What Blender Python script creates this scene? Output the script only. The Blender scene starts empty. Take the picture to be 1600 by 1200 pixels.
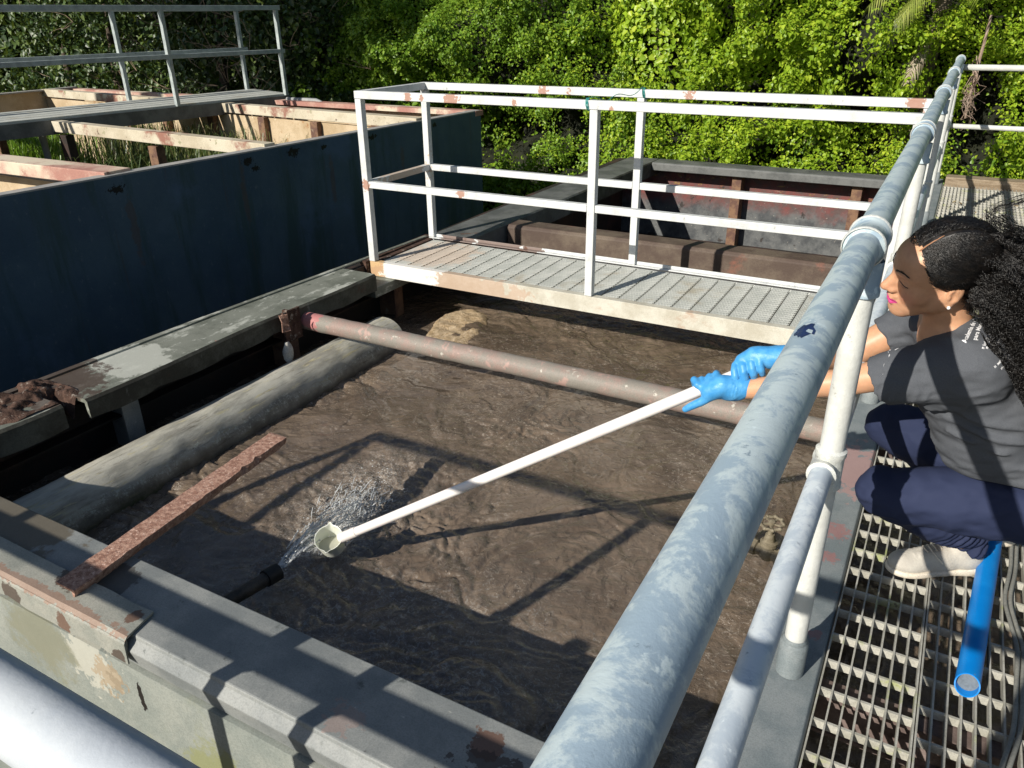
import bpy, math, random
import numpy as np
from mathutils import Vector, Matrix
from math import radians, sin, cos, pi

rng = np.random.default_rng(7)
random.seed(7)
scene = bpy.context.scene
COL = scene.collection

# ---------------------------------------------------------------- camera, sky, sun, exposure
cam_data = bpy.data.cameras.new("camera")
cam = bpy.data.objects.new("camera", cam_data)
COL.objects.link(cam)
cam_data.sensor_fit = 'HORIZONTAL'
cam_data.sensor_width = 36.0
cam_data.lens = 36.0 * 1207.81 / 1600.0
cam_data.clip_start = 0.02
cam_data.clip_end = 2000.0
cR = Vector((0.87524547, 0.48354558, -0.01135967))
cU = Vector((-0.19923057, 0.38182097, 0.90250758))
cF = Vector((-0.44074091, 0.78765247, -0.43052413))
cam.matrix_world = Matrix(((cR.x, cU.x, -cF.x, 0), (cR.y, cU.y, -cF.y, 0), (cR.z, cU.z, -cF.z, 1.5), (0, 0, 0, 1)))
scene.camera = cam

world = bpy.data.worlds.new("World")
scene.world = world
world.use_nodes = True
wn = world.node_tree.nodes
sky = wn.new('ShaderNodeTexSky')
sky.sky_type = 'NISHITA'
sky.sun_disc = False
sky.sun_elevation = radians(29.6)
sky.sun_rotation = radians(198.2)
sky.air_density = 1.0
sky.dust_density = 0.6
world.node_tree.links.new(sky.outputs[0], wn['Background'].inputs[0])
wn['Background'].inputs[1].default_value = 0.06

SUN = Vector((0.329, 1.0, -0.6)).normalized()
sun_data = bpy.data.lights.new("sun", 'SUN')
sun_data.energy = 4.6
sun_data.angle = radians(0.5)
sun_data.color = (1.0, 0.94, 0.84)
sun = bpy.data.objects.new("sun", sun_data)
COL.objects.link(sun)
sun.rotation_euler = SUN.to_track_quat('-Z', 'Y').to_euler()
sun.location = (-4, -12, 9)

scene.view_settings.view_transform = 'Standard'
scene.view_settings.look = 'None'
scene.view_settings.exposure = 0.45
scene.view_settings.gamma = 1.0
scene.view_settings.use_curve_mapping = False

# ---------------------------------------------------------------- numpy noise
_P = rng.permutation(4096).astype(np.int64)
_P = np.concatenate([_P, _P, _P])
_V = rng.random(4096)
def _h(i, j, k):
    return _V[_P[_P[_P[i & 4095] + (j & 4095)] + (k & 4095)] & 4095]
def vnoise(x, y, z=0.0):
    x, y, z = np.broadcast_arrays(np.asarray(x, float), np.asarray(y, float), np.asarray(z, float))
    i = np.floor(x).astype(np.int64); j = np.floor(y).astype(np.int64); k = np.floor(z).astype(np.int64)
    u = x - i; v = y - j; w = z - k
    u = u*u*(3-2*u); v = v*v*(3-2*v); w = w*w*(3-2*w)
    r = 0
    for a in (0, 1):
        for b in (0, 1):
            for c in (0, 1):
                r = r + _h(i+a, j+b, k+c) * (u if a else 1-u) * (v if b else 1-v) * (w if c else 1-w)
    return r*2-1
def fbm(x, y, z=0.0, o=4, l=2.1, g=0.5):
    r = 0; a = 1.0; s = 0
    for _ in range(o):
        r = r + a*vnoise(x, y, z); s += a
        x = np.asarray(x)*l+13.1; y = np.asarray(y)*l+7.7; z = np.asarray(z)*l+3.3; a *= g
    return r/s

# ---------------------------------------------------------------- objects, labels
def tag(o, label=None, cat=None, group=None, kind=None):
    if label: o['label'] = label
    if cat: o['category'] = cat
    if group: o['group'] = group
    if kind: o['kind'] = kind
    return o
def empty(name, loc, label=None, cat=None, group=None):
    o = bpy.data.objects.new(name, None)
    o.empty_display_size = 0.1
    COL.objects.link(o)
    o.location = loc
    return tag(o, label, cat, group)
def mesh_obj(name, V, Fc, mat=None, parent=None, smooth=False, sharp=None):
    V = np.asarray(V, float).reshape(-1, 3)
    if parent is not None:
        V = V - np.array(worldloc(parent))
    me = bpy.data.meshes.new(name)
    if isinstance(Fc, np.ndarray):
        n, k = Fc.shape
        me.vertices.add(len(V)); me.vertices.foreach_set('co', V.astype(np.float32).ravel())
        me.loops.add(n*k); me.loops.foreach_set('vertex_index', Fc.astype(np.int32).ravel())
        me.polygons.add(n); me.polygons.foreach_set('loop_start', np.arange(0, n*k, k, dtype=np.int32))
        me.polygons.foreach_set('loop_total', np.full(n, k, np.int32))
        me.update(calc_edges=True)
    else:
        me.from_pydata([tuple(v) for v in V], [], Fc); me.update()
    if smooth:
        me.polygons.foreach_set('use_smooth', np.ones(len(me.polygons), bool))
        if sharp:
            me.set_sharp_from_angle(angle=radians(sharp))
    if mat: me.materials.append(mat)
    o = bpy.data.objects.new(name, me)
    COL.objects.link(o)
    if parent is not None: o.parent = parent
    return o
def worldloc(o):
    l = Vector((0, 0, 0))
    while o is not None:
        l = l + o.location; o = o.parent
    return l

class MB:
    def __init__(s): s.v = []; s.f = []
    def add(s, V, F):
        b = len(s.v); s.v += [tuple(map(float, p)) for p in V]; s.f += [tuple(int(i)+b for i in q) for q in F]; return s
    def box(s, x0, x1, y0, y1, z0, z1):
        V = [(x, y, z) for z in (z0, z1) for y in (y0, y1) for x in (x0, x1)]
        return s.add(V, [(0,2,3,1),(4,5,7,6),(0,1,5,4),(2,6,7,3),(0,4,6,2),(1,3,7,5)])
    def beam(s, p, q, w, h, up=(0,0,1)):
        p = Vector(p); q = Vector(q); d = (q-p).normalized(); up = Vector(up)
        a = d.cross(up).normalized(); b = a.cross(d)
        V = []
        for c in (p, q):
            for i, j in ((-1,-1),(1,-1),(1,1),(-1,1)): V.append(c + a*(w/2*i) + b*(h/2*j))
        return s.add(V, [(0,1,2,3),(7,6,5,4),(0,4,5,1),(1,5,6,2),(2,6,7,3),(3,7,4,0)])
    def prism(s, prof, p, q, e1, e2, cap=True):
        p = Vector(p); q = Vector(q); e1 = Vector(e1); e2 = Vector(e2); n = len(prof)
        V = [c + e1*a + e2*b for c in (p, q) for a, b in prof]
        F = [(i, (i+1)%n, n+(i+1)%n, n+i) for i in range(n)]
        if cap: F += [tuple(range(n-1, -1, -1)), tuple(range(n, 2*n))]
        return s.add(V, F)
    def tube(s, pts, r, n=10, cap=True):
        pts = [Vector(p) for p in pts]; m = len(pts)
        if not hasattr(r, '__len__'): r = [r]*m
        t0 = (pts[1]-pts[0]).normalized()
        a = t0.orthogonal().normalized(); V = []
        for i, p in enumerate(pts):
            t = (pts[min(i+1, m-1)]-pts[max(i-1, 0)]).normalized()
            a = (a - t*a.dot(t)).normalized(); b = t.cross(a)
            for k in range(n):
                g = 2*pi*k/n; V.append(p + a*(cos(g)*r[i]) + b*(sin(g)*r[i]))
        F = [(i*n+k, i*n+(k+1)%n, (i+1)*n+(k+1)%n, (i+1)*n+k) for i in range(m-1) for k in range(n)]
        if cap: F += [tuple(range(n-1, -1, -1)), tuple(range((m-1)*n, m*n))]
        return s.add(V, F)
    def ball(s, c, r, n=10, m=7):
        if not hasattr(r, '__len__'): r = (r, r, r)
        V = [(c[0], c[1], c[2]+r[2])]
        for i in range(1, m):
            for k in range(n):
                a = pi*i/m; g = 2*pi*k/n
                V.append((c[0]+r[0]*sin(a)*cos(g), c[1]+r[1]*sin(a)*sin(g), c[2]+r[2]*cos(a)))
        V.append((c[0], c[1], c[2]-r[2]))
        F = [(0, 1+k, 1+(k+1)%n) for k in range(n)]
        for i in range(m-2):
            for k in range(n):
                F.append((1+i*n+k, 1+(i+1)*n+k, 1+(i+1)*n+(k+1)%n, 1+i*n+(k+1)%n))
        L = len(V)-1
        F += [(L, 1+(m-2)*n+(k+1)%n, 1+(m-2)*n+k) for k in range(n)]
        return s.add(V, F)
    def lathe(s, c, ax, prof, n=20, cap=False):
        c = Vector(c); ax = Vector(ax).normalized(); a = ax.orthogonal().normalized(); b = ax.cross(a)
        V = [c + ax*h + (a*cos(2*pi*k/n) + b*sin(2*pi*k/n))*r for r, h in prof for k in range(n)]
        m = len(prof)
        F = [(i*n+k, i*n+(k+1)%n, (i+1)*n+(k+1)%n, (i+1)*n+k) for i in range(m-1) for k in range(n)]
        if cap: F += [tuple(range(n-1, -1, -1)), tuple(range((m-1)*n, m*n))]
        return s.add(V, F)
    def build(s, name, mat, parent=None, smooth=False, bevel=0.0, sharp=None):
        o = mesh_obj(name, s.v, s.f, mat, parent, smooth, sharp)
        if bevel:
            m = o.modifiers.new('bevel', 'BEVEL'); m.width = bevel; m.segments = 2; m.limit_method = 'ANGLE'; m.angle_limit = radians(40)
        return o

# ---------------------------------------------------------------- procedural materials
class NT:
    def __init__(s, name):
        s.m = bpy.data.materials.new(name); s.m.use_nodes = True; s.t = s.m.node_tree; s.n = s.t.nodes; s.l = s.t.links
        s.b = s.n['Principled BSDF']; s.out = s.n['Material Output']
        g = s.n.new('ShaderNodeNewGeometry'); s.pos = g.outputs['Position']; s.geo = g
    def link(s, a, b): s.l.new(a, b)
    def setin(s, node, k, v):
        if isinstance(v, bpy.types.NodeSocket): s.l.new(v, node.inputs[k])
        elif v is not None: node.inputs[k].default_value = v
    def noise(s, scale, det=4, rough=0.55, vec=None, stretch=None, dist=0.0):
        n = s.n.new('ShaderNodeTexNoise'); n.inputs['Scale'].default_value = scale
        n.inputs['Detail'].default_value = det; n.inputs['Roughness'].default_value = rough; n.inputs['Distortion'].default_value = dist
        v = vec or s.pos
        if stretch:
            mp = s.n.new('ShaderNodeMapping'); mp.inputs['Scale'].default_value = stretch; s.link(v, mp.inputs[0]); v = mp.outputs[0]
        s.link(v, n.inputs['Vector']); return n.outputs['Fac']
    def ramp(s, fac, lo, hi, inv=False):
        n = s.n.new('ShaderNodeMapRange'); s.setin(n, 0, fac); n.inputs[1].default_value = lo; n.inputs[2].default_value = hi
        n.inputs[3].default_value = 1.0 if inv else 0.0; n.inputs[4].default_value = 0.0 if inv else 1.0; n.interpolation_type = 'SMOOTHSTEP'
        return n.outputs[0]
    def math(s, op, a, b=0.0):
        n = s.n.new('ShaderNodeMath'); n.operation = op; s.setin(n, 0, a); s.setin(n, 1, b); return n.outputs[0]
    def mix(s, f, a, b):
        n = s.n.new('ShaderNodeMix'); n.data_type = 'RGBA'; s.setin(n, 0, f)
        for k, v in ((6, a), (7, b)):
            if isinstance(v, (tuple, list)): v = (*v[:3], 1.0)
            s.setin(n, k, v)
        return n.outputs[2]
    def zone(s, c, r, wob=0.5, sc=20.0, soft=0.35, stretch=(1,1,1)):
        # mask that is 1 within a ragged blob of radius r round the world point c
        sb = s.n.new('ShaderNodeVectorMath'); sb.operation = 'SUBTRACT'; s.link(s.pos, sb.inputs[0]); sb.inputs[1].default_value = c
        ml = s.n.new('ShaderNodeVectorMath'); ml.operation = 'MULTIPLY'; s.link(sb.outputs[0], ml.inputs[0]); ml.inputs[1].default_value = stretch
        ln = s.n.new('ShaderNodeVectorMath'); ln.operation = 'LENGTH'; s.link(ml.outputs[0], ln.inputs[0])
        nz = s.noise(sc, 4, 0.65)
        d = s.math('ADD', s.math('DIVIDE', ln.outputs['Value'], r), s.math('MULTIPLY', s.math('SUBTRACT', nz, 0.5), wob*3.6))
        return s.ramp(d, 1.0-soft, 1.0+soft*0.3, inv=True)
    def sepz(s):
        n = s.n.new('ShaderNodeSeparateXYZ'); s.link(s.pos, n.inputs[0]); return n.outputs
    def bump(s, h, strength=0.3, dist=0.01, normal=None):
        n = s.n.new('ShaderNodeBump'); s.link(h, n.inputs['Height']); n.inputs['Strength'].default_value = strength
        n.inputs['Distance'].default_value = dist
        if normal: s.link(normal, n.inputs['Normal'])
        s.link(n.outputs[0], s.b.inputs['Normal']); return n.outputs[0]
    def fin(s, col=None, rough=0.6, metal=0.0, spec=0.5):
        if col is not None:
            if isinstance(col, (tuple, list)): col = (*col[:3], 1.0)
            s.setin(s.b, 'Base Color', col)
        s.setin(s.b, 'Roughness', rough); s.setin(s.b, 'Metallic', metal); s.setin(s.b, 'Specular IOR Level', spec)
        return s.m

def surf(name, c0, c1, scale=6, lo=0.35, hi=0.65, spots=(), zones=(), rough=0.65, metal=0.0, bs=40, bstr=0.25, bd=0.004, grain=0.12, stretch=None, spec=0.4):
    """two mottled tones, scattered spots (colour, scale, lo, hi, stretch) and placed ragged zones (colour, centre, radius, ...)"""
    t = NT(name)
    fine = t.math('MULTIPLY', t.math('SUBTRACT', t.noise(95, 4, 0.75), 0.5), 0.22)
    mid = t.math('MULTIPLY', t.math('SUBTRACT', t.noise(scale*5.3, 6, 0.7), 0.5), 0.30)
    col = t.mix(t.ramp(t.math('ADD', t.math('ADD', t.noise(scale, 5, 0.6, stretch=stretch), mid), fine), lo, hi), c0, c1)
    if grain:
        g = t.noise(bs*4, 3, 0.7)
        col = t.mix(t.math('MULTIPLY', t.ramp(g, 0.35, 0.75), grain*2.2), col, (0, 0, 0))
    for sp in spots:
        cc, sc, a, b = sp[:4]
        f = t.math('ADD', t.noise(sc, 6, 0.66, stretch=sp[4] if len(sp) > 4 else None), t.math('MULTIPLY', fine, .45))
        col = t.mix(t.math('MULTIPLY', t.ramp(f, a, b), .88), col, cc)
    for z in zones:
        cc, ce, r = z[:3]; kw = dict(z[3]) if len(z) > 3 else {}
        am = kw.pop('amt', .8)
        f = t.math('MULTIPLY', t.ramp(t.math('ADD', t.zone(ce, r, **kw), t.math('MULTIPLY', t.math('ADD', fine, mid), 3.4)), .30, .70), am)
        col = t.mix(f, col, cc)
    t.bump(t.math('ADD', t.noise(bs, 6, 0.65), t.math('MULTIPLY', t.noise(bs*5, 3, .6), .25)), bstr, bd)
    return t.fin(col, rough, metal, spec)

def strand_mesh(name, P, r, mat, par):
    """many equal-length curls at once: P is (strands, points, 3); three-sided tubes that taper"""
    n, m = P.shape[:2]
    T = np.gradient(P, axis=1); T /= np.linalg.norm(T, axis=2, keepdims=True)+1e-12
    A = np.cross(T, np.array((.31, .22, .93))); A /= np.linalg.norm(A, axis=2, keepdims=True)+1e-12; B = np.cross(T, A)
    rr = (r*(1-.6*np.linspace(0, 1, m)**2))[None, :, None]
    V = np.stack([P+rr*(A*cos(g)+B*sin(g)) for g in (0, 2.094, 4.189)], 2).reshape(-1, 3)
    i = (np.arange(n)[:, None, None]*m+np.arange(m-1)[None, :, None])*3; k = np.arange(3)[None, None]
    F = np.stack([i+k, i+(k+1) % 3, i+3+(k+1) % 3, i+3+k], -1).reshape(-1, 4)
    return mesh_obj(name, V, F, mat, par, smooth=True)
# ================================================================ materials of the place
RUST = (0.115, 0.050, 0.028); RUSTL = (0.38, 0.12, 0.04); RUSTD = (0.045, 0.022, 0.014)
GREY = (0.27, 0.285, 0.275); GREYD = (0.15, 0.165, 0.165)
M = {}
M['rim'] = surf('grey_painted_steel', (0.185, 0.20, 0.20), (0.28, 0.29, 0.28), 5, 0.35, 0.7, rough=0.55, bs=55,
    spots=[((0.09, 0.10, 0.095), 13, 0.62, 0.70), ((0.42, 0.42, 0.38), 22, 0.66, 0.74), ((0.32, 0.18, 0.15), 3.1, 0.72, 0.80), ((0.05, 0.045, 0.04), 26, 0.70, 0.74)],
    zones=[(RUST, (-0.66, 1.05, 0), 0.045, dict(wob=0.6)), ((0.10, 0.08, 0.05), (-2.7, 1.05, 0), 0.5, dict(sc=5)),
           ((0.055, 0.05, 0.045), (-1.95, 0.97, 0), 0.12, dict(sc=9)), ((0.30, 0.20, 0.17), (-1.0, 0.95, 0.0), 0.05, dict(sc=40, wob=1., amt=.45)),
           ((0.05, 0.035, 0.03), (-0.62, 0.93, 0.0), 0.10, dict(sc=16, wob=.9))])
M['wall_near'] = surf('grey_wall_paint', (0.22, 0.245, 0.225), (0.32, 0.335, 0.30), 4, 0.3, 0.7, rough=0.6, bs=50,
    spots=[((0.24, 0.25, 0.16), 4.5, 0.56, 0.75, (1, 1, .5)), ((0.50, 0.28, 0.22), 9, 0.70, 0.75), ((0.20, 0.10, 0.05), 17, 0.72, 0.76)],
    zones=[((0.55, 0.53, 0.45), (-1.90, .86, -.17), 0.12, dict(wob=0.9, sc=34, amt=.55)), ((0.32, 0.22, 0.12), (-1.82, .86, -.20), 0.075, dict(wob=0.8, sc=30, amt=.6)),
           ((0.22, 0.23, 0.10), (-1.42, .86, -.36), 0.16, dict(wob=0.4, sc=9, soft=1.)), ((0.015, 0.012, 0.01), (-1.685, .86, -.21), 0.03, dict(wob=0.5, sc=30, stretch=(2.2, 1, .5), amt=1.)),
           ((0.21, 0.21, 0.15), (-2.15, .86, -.2), 0.22, dict(wob=0.4, sc=8, soft=1.))])
M['patch'] = surf('weathered_patch_plate', (0.25, 0.26, 0.23), (0.35, 0.345, 0.30), 7, 0.3, 0.7, rough=0.6, bs=50,
    spots=[(RUST, 9, 0.64, 0.72)], zones=[(RUST, (-1.73, .93, 0), 0.03), (RUSTD, (-2.02, .972, 0), 0.07, dict(sc=20, wob=.5)),
    ((.26, .12, .07), (-2.1, .874, .008), 0.20, dict(sc=30, wob=.9, amt=.55, stretch=(.35, 9, 14))), (RUSTD, (-2.2, .86, -.05), 0.05), (RUST, (-1.95, .86, -.045), 0.04), (RUSTD, (-1.715, .86, -.06), .03)])
M['leftrim'] = surf('mottled_grey_rim', (0.12, 0.13, 0.105), (0.21, 0.22, 0.185), 3.5, 0.35, 0.62, rough=0.6, bs=50,
    spots=[((0.44, 0.45, 0.40), 7, 0.54, 0.64, (.9, .4, 1)), ((0.40, 0.41, 0.37), 24, 0.60, 0.66, (1, .5, 1)), ((0.07, 0.08, 0.06), 8, 0.64, 0.70), ((0.10, 0.10, 0.055), 2.3, 0.60, 0.72)],
    zones=[((0.45, 0.46, 0.41), (-3.30, 2.1, 0), 0.22, dict(sc=6)), ((0.06, 0.035, 0.025), (-3.42, 1.75, 0), 0.30, dict(sc=12, wob=.5)), ((0.45, 0.10, 0.08), (-3.12, 2.5, -.01), 0.03)])
M['lip'] = surf('grimy_shade_dark_rim_lip', (0.045, 0.042, 0.032), (0.10, 0.10, 0.08), 5, rough=.8, bs=30, bstr=.5, spots=[((0.20, 0.21, 0.19), 9, .60, .70, (1, 1, .25)), ((.09, .03, .02), 4, .6, .7)])  # grime, with the shade of the side turned from the sun painted in
M['farrim'] = surf('dark_grey_steel', (0.085, 0.09, 0.088), (0.15, 0.155, 0.15), 5, 0.35, 0.65, rough=0.55, bs=45, spots=[(RUST, 4, 0.66, 0.72), ((0.26, 0.24, 0.2), 9, 0.7, 0.75)])
M['divider'] = surf('brown_stained_beam', (0.085, 0.058, 0.045), (0.15, 0.115, 0.085), 3.5, 0.35, 0.65, rough=0.7, bs=60, bstr=.4,
    spots=[((0.24, 0.085, 0.055), 2.6, 0.60, 0.75), ((0.22, 0.2, 0.16), 15, 0.72, 0.75)])
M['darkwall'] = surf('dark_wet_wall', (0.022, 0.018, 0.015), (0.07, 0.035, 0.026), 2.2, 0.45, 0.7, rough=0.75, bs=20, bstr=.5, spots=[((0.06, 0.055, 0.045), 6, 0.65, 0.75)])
M['algae'] = surf('algae_wall', (0.05, 0.05, 0.025), (0.10, 0.11, 0.03), 7, 0.35, 0.65, rough=0.7, bs=30, bstr=.6, spots=[((0.12, 0.09, 0.06), 5, 0.6, 0.7)])
def chamber_mat():
    t = NT('faded_red_over_grey_chamber_wall')
    z = t.sepz()[2]
    zz = t.math('ADD', z, t.math('MULTIPLY', t.math('SUBTRACT', t.noise(5, 6, .7), .5), .45))
    grey = t.mix(t.ramp(t.noise(7, 6, .7), .35, .65), (0.055, 0.060, 0.065), (0.125, 0.13, 0.13))
    red = t.mix(t.ramp(t.noise(9, 6, .7), .35, .65), (0.17, 0.050, 0.045), (0.095, 0.060, 0.055))
    col = t.mix(t.ramp(zz, -.56, -.36), grey, red)
    col = t.mix(t.ramp(t.noise(30, 6, .75), .63, .68), col, (0.36, 0.33, 0.28))
    col = t.mix(t.ramp(t.noise(6, 5, .7), .62, .68), col, (0.035, 0.03, 0.028))
    col = t.mix(t.math('MULTIPLY', t.ramp(t.noise(8, 5, .7, stretch=(1, 1, 3)), .58, .64), t.ramp(z, -.36, -.30)), col, (0.26, 0.16, 0.05))
    t.bump(t.noise(40, 5, .7), .4, .006)
    return t.fin(col, .5, 0, .4)
M['chamber'] = chamber_mat()
M['rustpost'] = surf('rusty_stiffener', (0.13, 0.07, 0.052), (0.23, 0.135, 0.08), 8, 0.4, 0.6, rough=0.85, bs=50, bstr=.6, spots=[((0.34, 0.28, 0.2), 9, 0.64, 0.7), (RUSTD, 12, .64, .68)])
M['curb'] = surf('grey_curb_paint', (0.17, 0.20, 0.21), (0.235, 0.26, 0.265), 9, 0.35, 0.65, rough=0.6, bs=60,
    spots=[((0.34, 0.15, 0.14), 16, 0.69, 0.74), ((0.75, 0.75, 0.72), 26, 0.75, 0.77), ((0.08, 0.08, 0.08), 15, 0.7, 0.74)],
    zones=[((0.33, 0.13, 0.12), (-.09, 2.12, 0), .03, dict(sc=60, wob=1., amt=.6)), ((0.33, 0.13, 0.12), (-.09, 2.27, 0), .045, dict(sc=60, wob=1.1, amt=.6)),
           ((0.40, 0.24, 0.22), (-.13, 2.70, 0), .20, dict(sc=22, wob=.7, amt=.75)), ((0.33, 0.13, 0.12), (-.07, 1.76, 0), .02, dict(sc=60, wob=.9, amt=.5))])
M['concrete'] = surf('dark_concrete', (0.05, 0.045, 0.04), (0.10, 0.09, 0.08), 2, rough=0.9)
M['soil'] = surf('dark_soil', (0.020, 0.016, 0.010), (0.05, 0.04, 0.025), 3, rough=0.95, bs=14, bstr=0.8, bd=.03)
M['navy'] = surf('dark_blue_tank_paint', (0.036, 0.074, 0.118), (0.062, 0.108, 0.150), 1.3, 0.3, 0.7, rough=0.6, bs=25, bstr=.3, grain=.05,
    spots=[((0.09, 0.13, 0.17), 30, 0.60, 0.70, (1, 1, .6)), ((0.030, 0.065, 0.072), 2.4, 0.48, 0.65, (2, 2, .25)), ((0.07, 0.055, 0.045), 3.5, 0.60, 0.74, (2.2, 2.2, .12)), ((0.07, 0.12, 0.2), 1.1, .55, .7)],
    zones=[((0.004, 0.005, 0.006), (-5.27+.057*(yy-2.8), yy, zz), rr, dict(sc=34, wob=1.1, amt=1., stretch=(1, .7, 1.5))) for yy, zz, rr in ((3.55, .40, .045), (4.75, .42, .045), (4.82, .35, .03), (5.25, .43, .055), (5.62, .42, .03), (6.3, .43, .04), (7.3, .43, .035))] + [((0.09, 0.055, 0.035), (-5.27+.057*(3.62+.52*i-2.8), 3.62 + .52*i, .12), 0.05, dict(sc=9, wob=.5, amt=.45, soft=1., stretch=(1, 1, .16))) for i in range(0, 8, 2)])
M['tankrim'] = surf('pale_tank_edge', (0.30, 0.30, 0.29), (0.42, 0.40, 0.37), 6, rough=.65, spots=[((0.24, 0.09, 0.06), 3, 0.6, 0.72), ((0.1, .1, .1), 9, .66, .7)])
M['cream'] = surf('cream_lining_with_rust', (0.58, 0.46, 0.31), (0.44, 0.33, 0.20), 3, 0.35, 0.65, rough=.8, bs=40,
    spots=[((0.30, 0.15, 0.06), 5, 0.60, 0.68), ((0.05, 0.035, 0.02), 6.5, 0.66, 0.69), ((0.7, .62, .48), 14, .64, .7)])
M['redbeam'] = surf('pinkish_red_beam', (0.40, 0.20, 0.16), (0.56, 0.38, 0.30), 2.5, 0.4, 0.6, rough=.75, spots=[((0.62, 0.55, 0.42), 1.3, 0.52, 0.62), ((0.14, 0.06, 0.045), 7, .62, .68)])
M['creambeam'] = surf('cream_beam', (0.46, 0.40, 0.29), (0.60, 0.54, 0.42), 2.5, rough=.8, spots=[((0.24, 0.09, 0.065), 1.6, 0.52, 0.60), ((0.2, .2, .1), 8, .60, .7), ((.10, .06, .04), 12, .62, .68)])
M['white'] = surf('weathered_white_paint', (0.62, 0.635, 0.63), (0.50, 0.515, 0.51), 11, 0.45, 0.75, rough=0.5, bs=70, grain=.04,
    spots=[((0.30, 0.31, 0.31), 24, 0.62, 0.70, (1, 1, .5)), ((0.32, 0.23, .15), 13, 0.69, 0.75)],
    zones=[((.33, .115, .045), (x, y, z), r*.85, dict(sc=55, wob=.8, amt=.75, stretch=(1, 1, .75))) for x, y, z, r in
        ((-2.93, 4.0, 1.06, .035), (-2.83, 4.0, 1.06, .02), (-2.62, 4.0, 1.06, .065), (-2.20, 4.0, 1.06, .02), (-3.31, 4.0, .51, .035), (-2.58, 4.0, .53, .04), (-2.38, 4.73, 1.06, .05),
         (-2.2, 4.73, 1.06, .03), (-1.42, 4.73, 1.06, .045), (-.22, 4.72, 1.07, .06), (-1.62, 4.0, 1.04, .02))] +
        [(RUST, (-3.1, 4.73, .0), .12, dict(sc=20, stretch=(.7, 1, 1))), (RUST, (-2.72, 4.73, 0.02), .14, dict(sc=25, stretch=(.6, 1, 1))), (RUST, (-2.48, 4.73, .02), .10, dict(sc=25)), ((0.42, 0.27, 0.15), (-3.32, 4.4, .5), .28, dict(sc=22, wob=.8, amt=.6))])
M['whitebeam'] = surf('stained_white_channel', (0.60, 0.58, 0.50), (0.46, 0.43, 0.35), 6, 0.35, 0.65, rough=0.6, bs=60,
    spots=[((0.38, 0.25, 0.17), 3.3, 0.58, 0.74, (1, 1, 2)), ((0.2, .2, .18), 20, .7, .74)],
    zones=[((0.55, 0.34, 0.14), (-3.3, 4.0, -.03), .10, dict(sc=18)), ((0.40, 0.24, 0.15), (-2.75, 4.0, -.08), .35, dict(sc=12, amt=.55, stretch=(.5, 1, 2.6))), ((0.75, .75, .72), (-3.0, 4.0, 0), .25, dict(sc=9))])
M['deck'] = surf('grey_plank_grating', (0.44, 0.455, 0.42), (0.53, 0.54, 0.50), 8, 0.35, 0.65, rough=.6, bs=90, bstr=.5,
    spots=[((0.36, 0.33, 0.26), 3, .55, .7)], zones=[((0.55, 0.42, 0.32), (-3.05, 4.37, 0), .42, dict(sc=5, wob=.4, soft=.9, amt=.6))])
M['silver'] = surf('grey_handrail_paint', (0.42, 0.47, 0.46), (0.30, 0.34, 0.34), 12, rough=.5, spots=[((.16, .18, .17), 16, .64, .7)])
M['bargrate'] = surf('weathered_bar_grate', (0.34, 0.33, 0.28), (0.46, 0.45, 0.40), 12, rough=.7, bs=70, spots=[((0.32, 0.36, 0.12), 7, .55, .7), ((0.12, .1, .08), 14, .66, .7), ((.6, .58, .5), 18, .68, .72)])
M['timber'] = surf('weathered_timber', (0.20, 0.145, 0.09), (0.34, 0.27, 0.19), 5, 0.3, 0.7, rough=.85, bs=30, bstr=.6, stretch=(1, 12, 12), spots=[((0.10, 0.07, 0.045), 4, .6, .7, (1, 10, 10))])
M['greypipe'] = surf('grey_plastic_pipe', (0.28, 0.29, 0.29), (0.36, 0.37, 0.36), 8, rough=.5)
M['twine'] = surf('teal_twine', (0.03, 0.28, 0.26), (0.05, 0.35, 0.32), 30, rough=.8)
M['rag'] = surf('dirty_white_rag', (0.55, 0.54, 0.5), (0.4, 0.38, 0.34), 20, rough=.9)
M['rustplate'] = surf('flaking_rust', RUSTD, (.10, .055, .038), 14, .4, .6, rough=.9, bs=35, bstr=.9, bd=.012, spots=[((0.30, 0.26, 0.22), 22, .56, .66), ((.26, .10, .05), 9, .62, .7)])
M['bar'] = surf('rusty_flat_bar', (0.46, 0.28, 0.21), (0.27, 0.14, 0.10), 60, 0.38, 0.62, rough=.85, bs=80, bstr=.8, bd=.005, spots=[((0.62, 0.44, 0.36), 75, .56, .66), ((.10, .05, .035), 30, .64, .72)])
M['pipeold'] = None

def pipe_paint(name, pale, dark, sc=9, lo=.42, hi=.56):
    t = NT(name)
    n1 = t.noise(sc, 8, 0.72, dist=.35)
    col = t.mix(t.ramp(n1, lo, hi), dark, pale)
    n2 = t.noise(42, 5, 0.7)
    col = t.mix(t.ramp(n2, .63, .70), col, tuple(c*.72 for c in dark))
    col = t.mix(t.ramp(t.noise(23, 5, 0.7), .62, .68), col, tuple(min(.85, c*1.12) for c in pale))
    t.bump(t.math('ADD', n1, t.math('MULTIPLY', t.noise(120, 4, .6), .25)), .3, .004)
    return t.fin(col, .42, 0.0, .5)
M['toprail'] = pipe_paint('chalky_sky_tinted_rail_paint', (0.50, 0.59, 0.62), (0.315, 0.41, 0.49), 14, .45, .54)  # blue-grey tone paints the sky's reflection in among the chalky flakes
M['midrail'] = pipe_paint('pale_galvanised_rail', (0.62, 0.68, 0.72), (0.46, 0.53, 0.60), 13)
M['post'] = surf('white_post_paint', (0.62, 0.63, 0.60), (0.54, 0.55, 0.52), 14, rough=.45, bs=60, bstr=.4, grain=.03, spots=[((.35, .34, .3), 32, .68, .72)])
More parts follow.
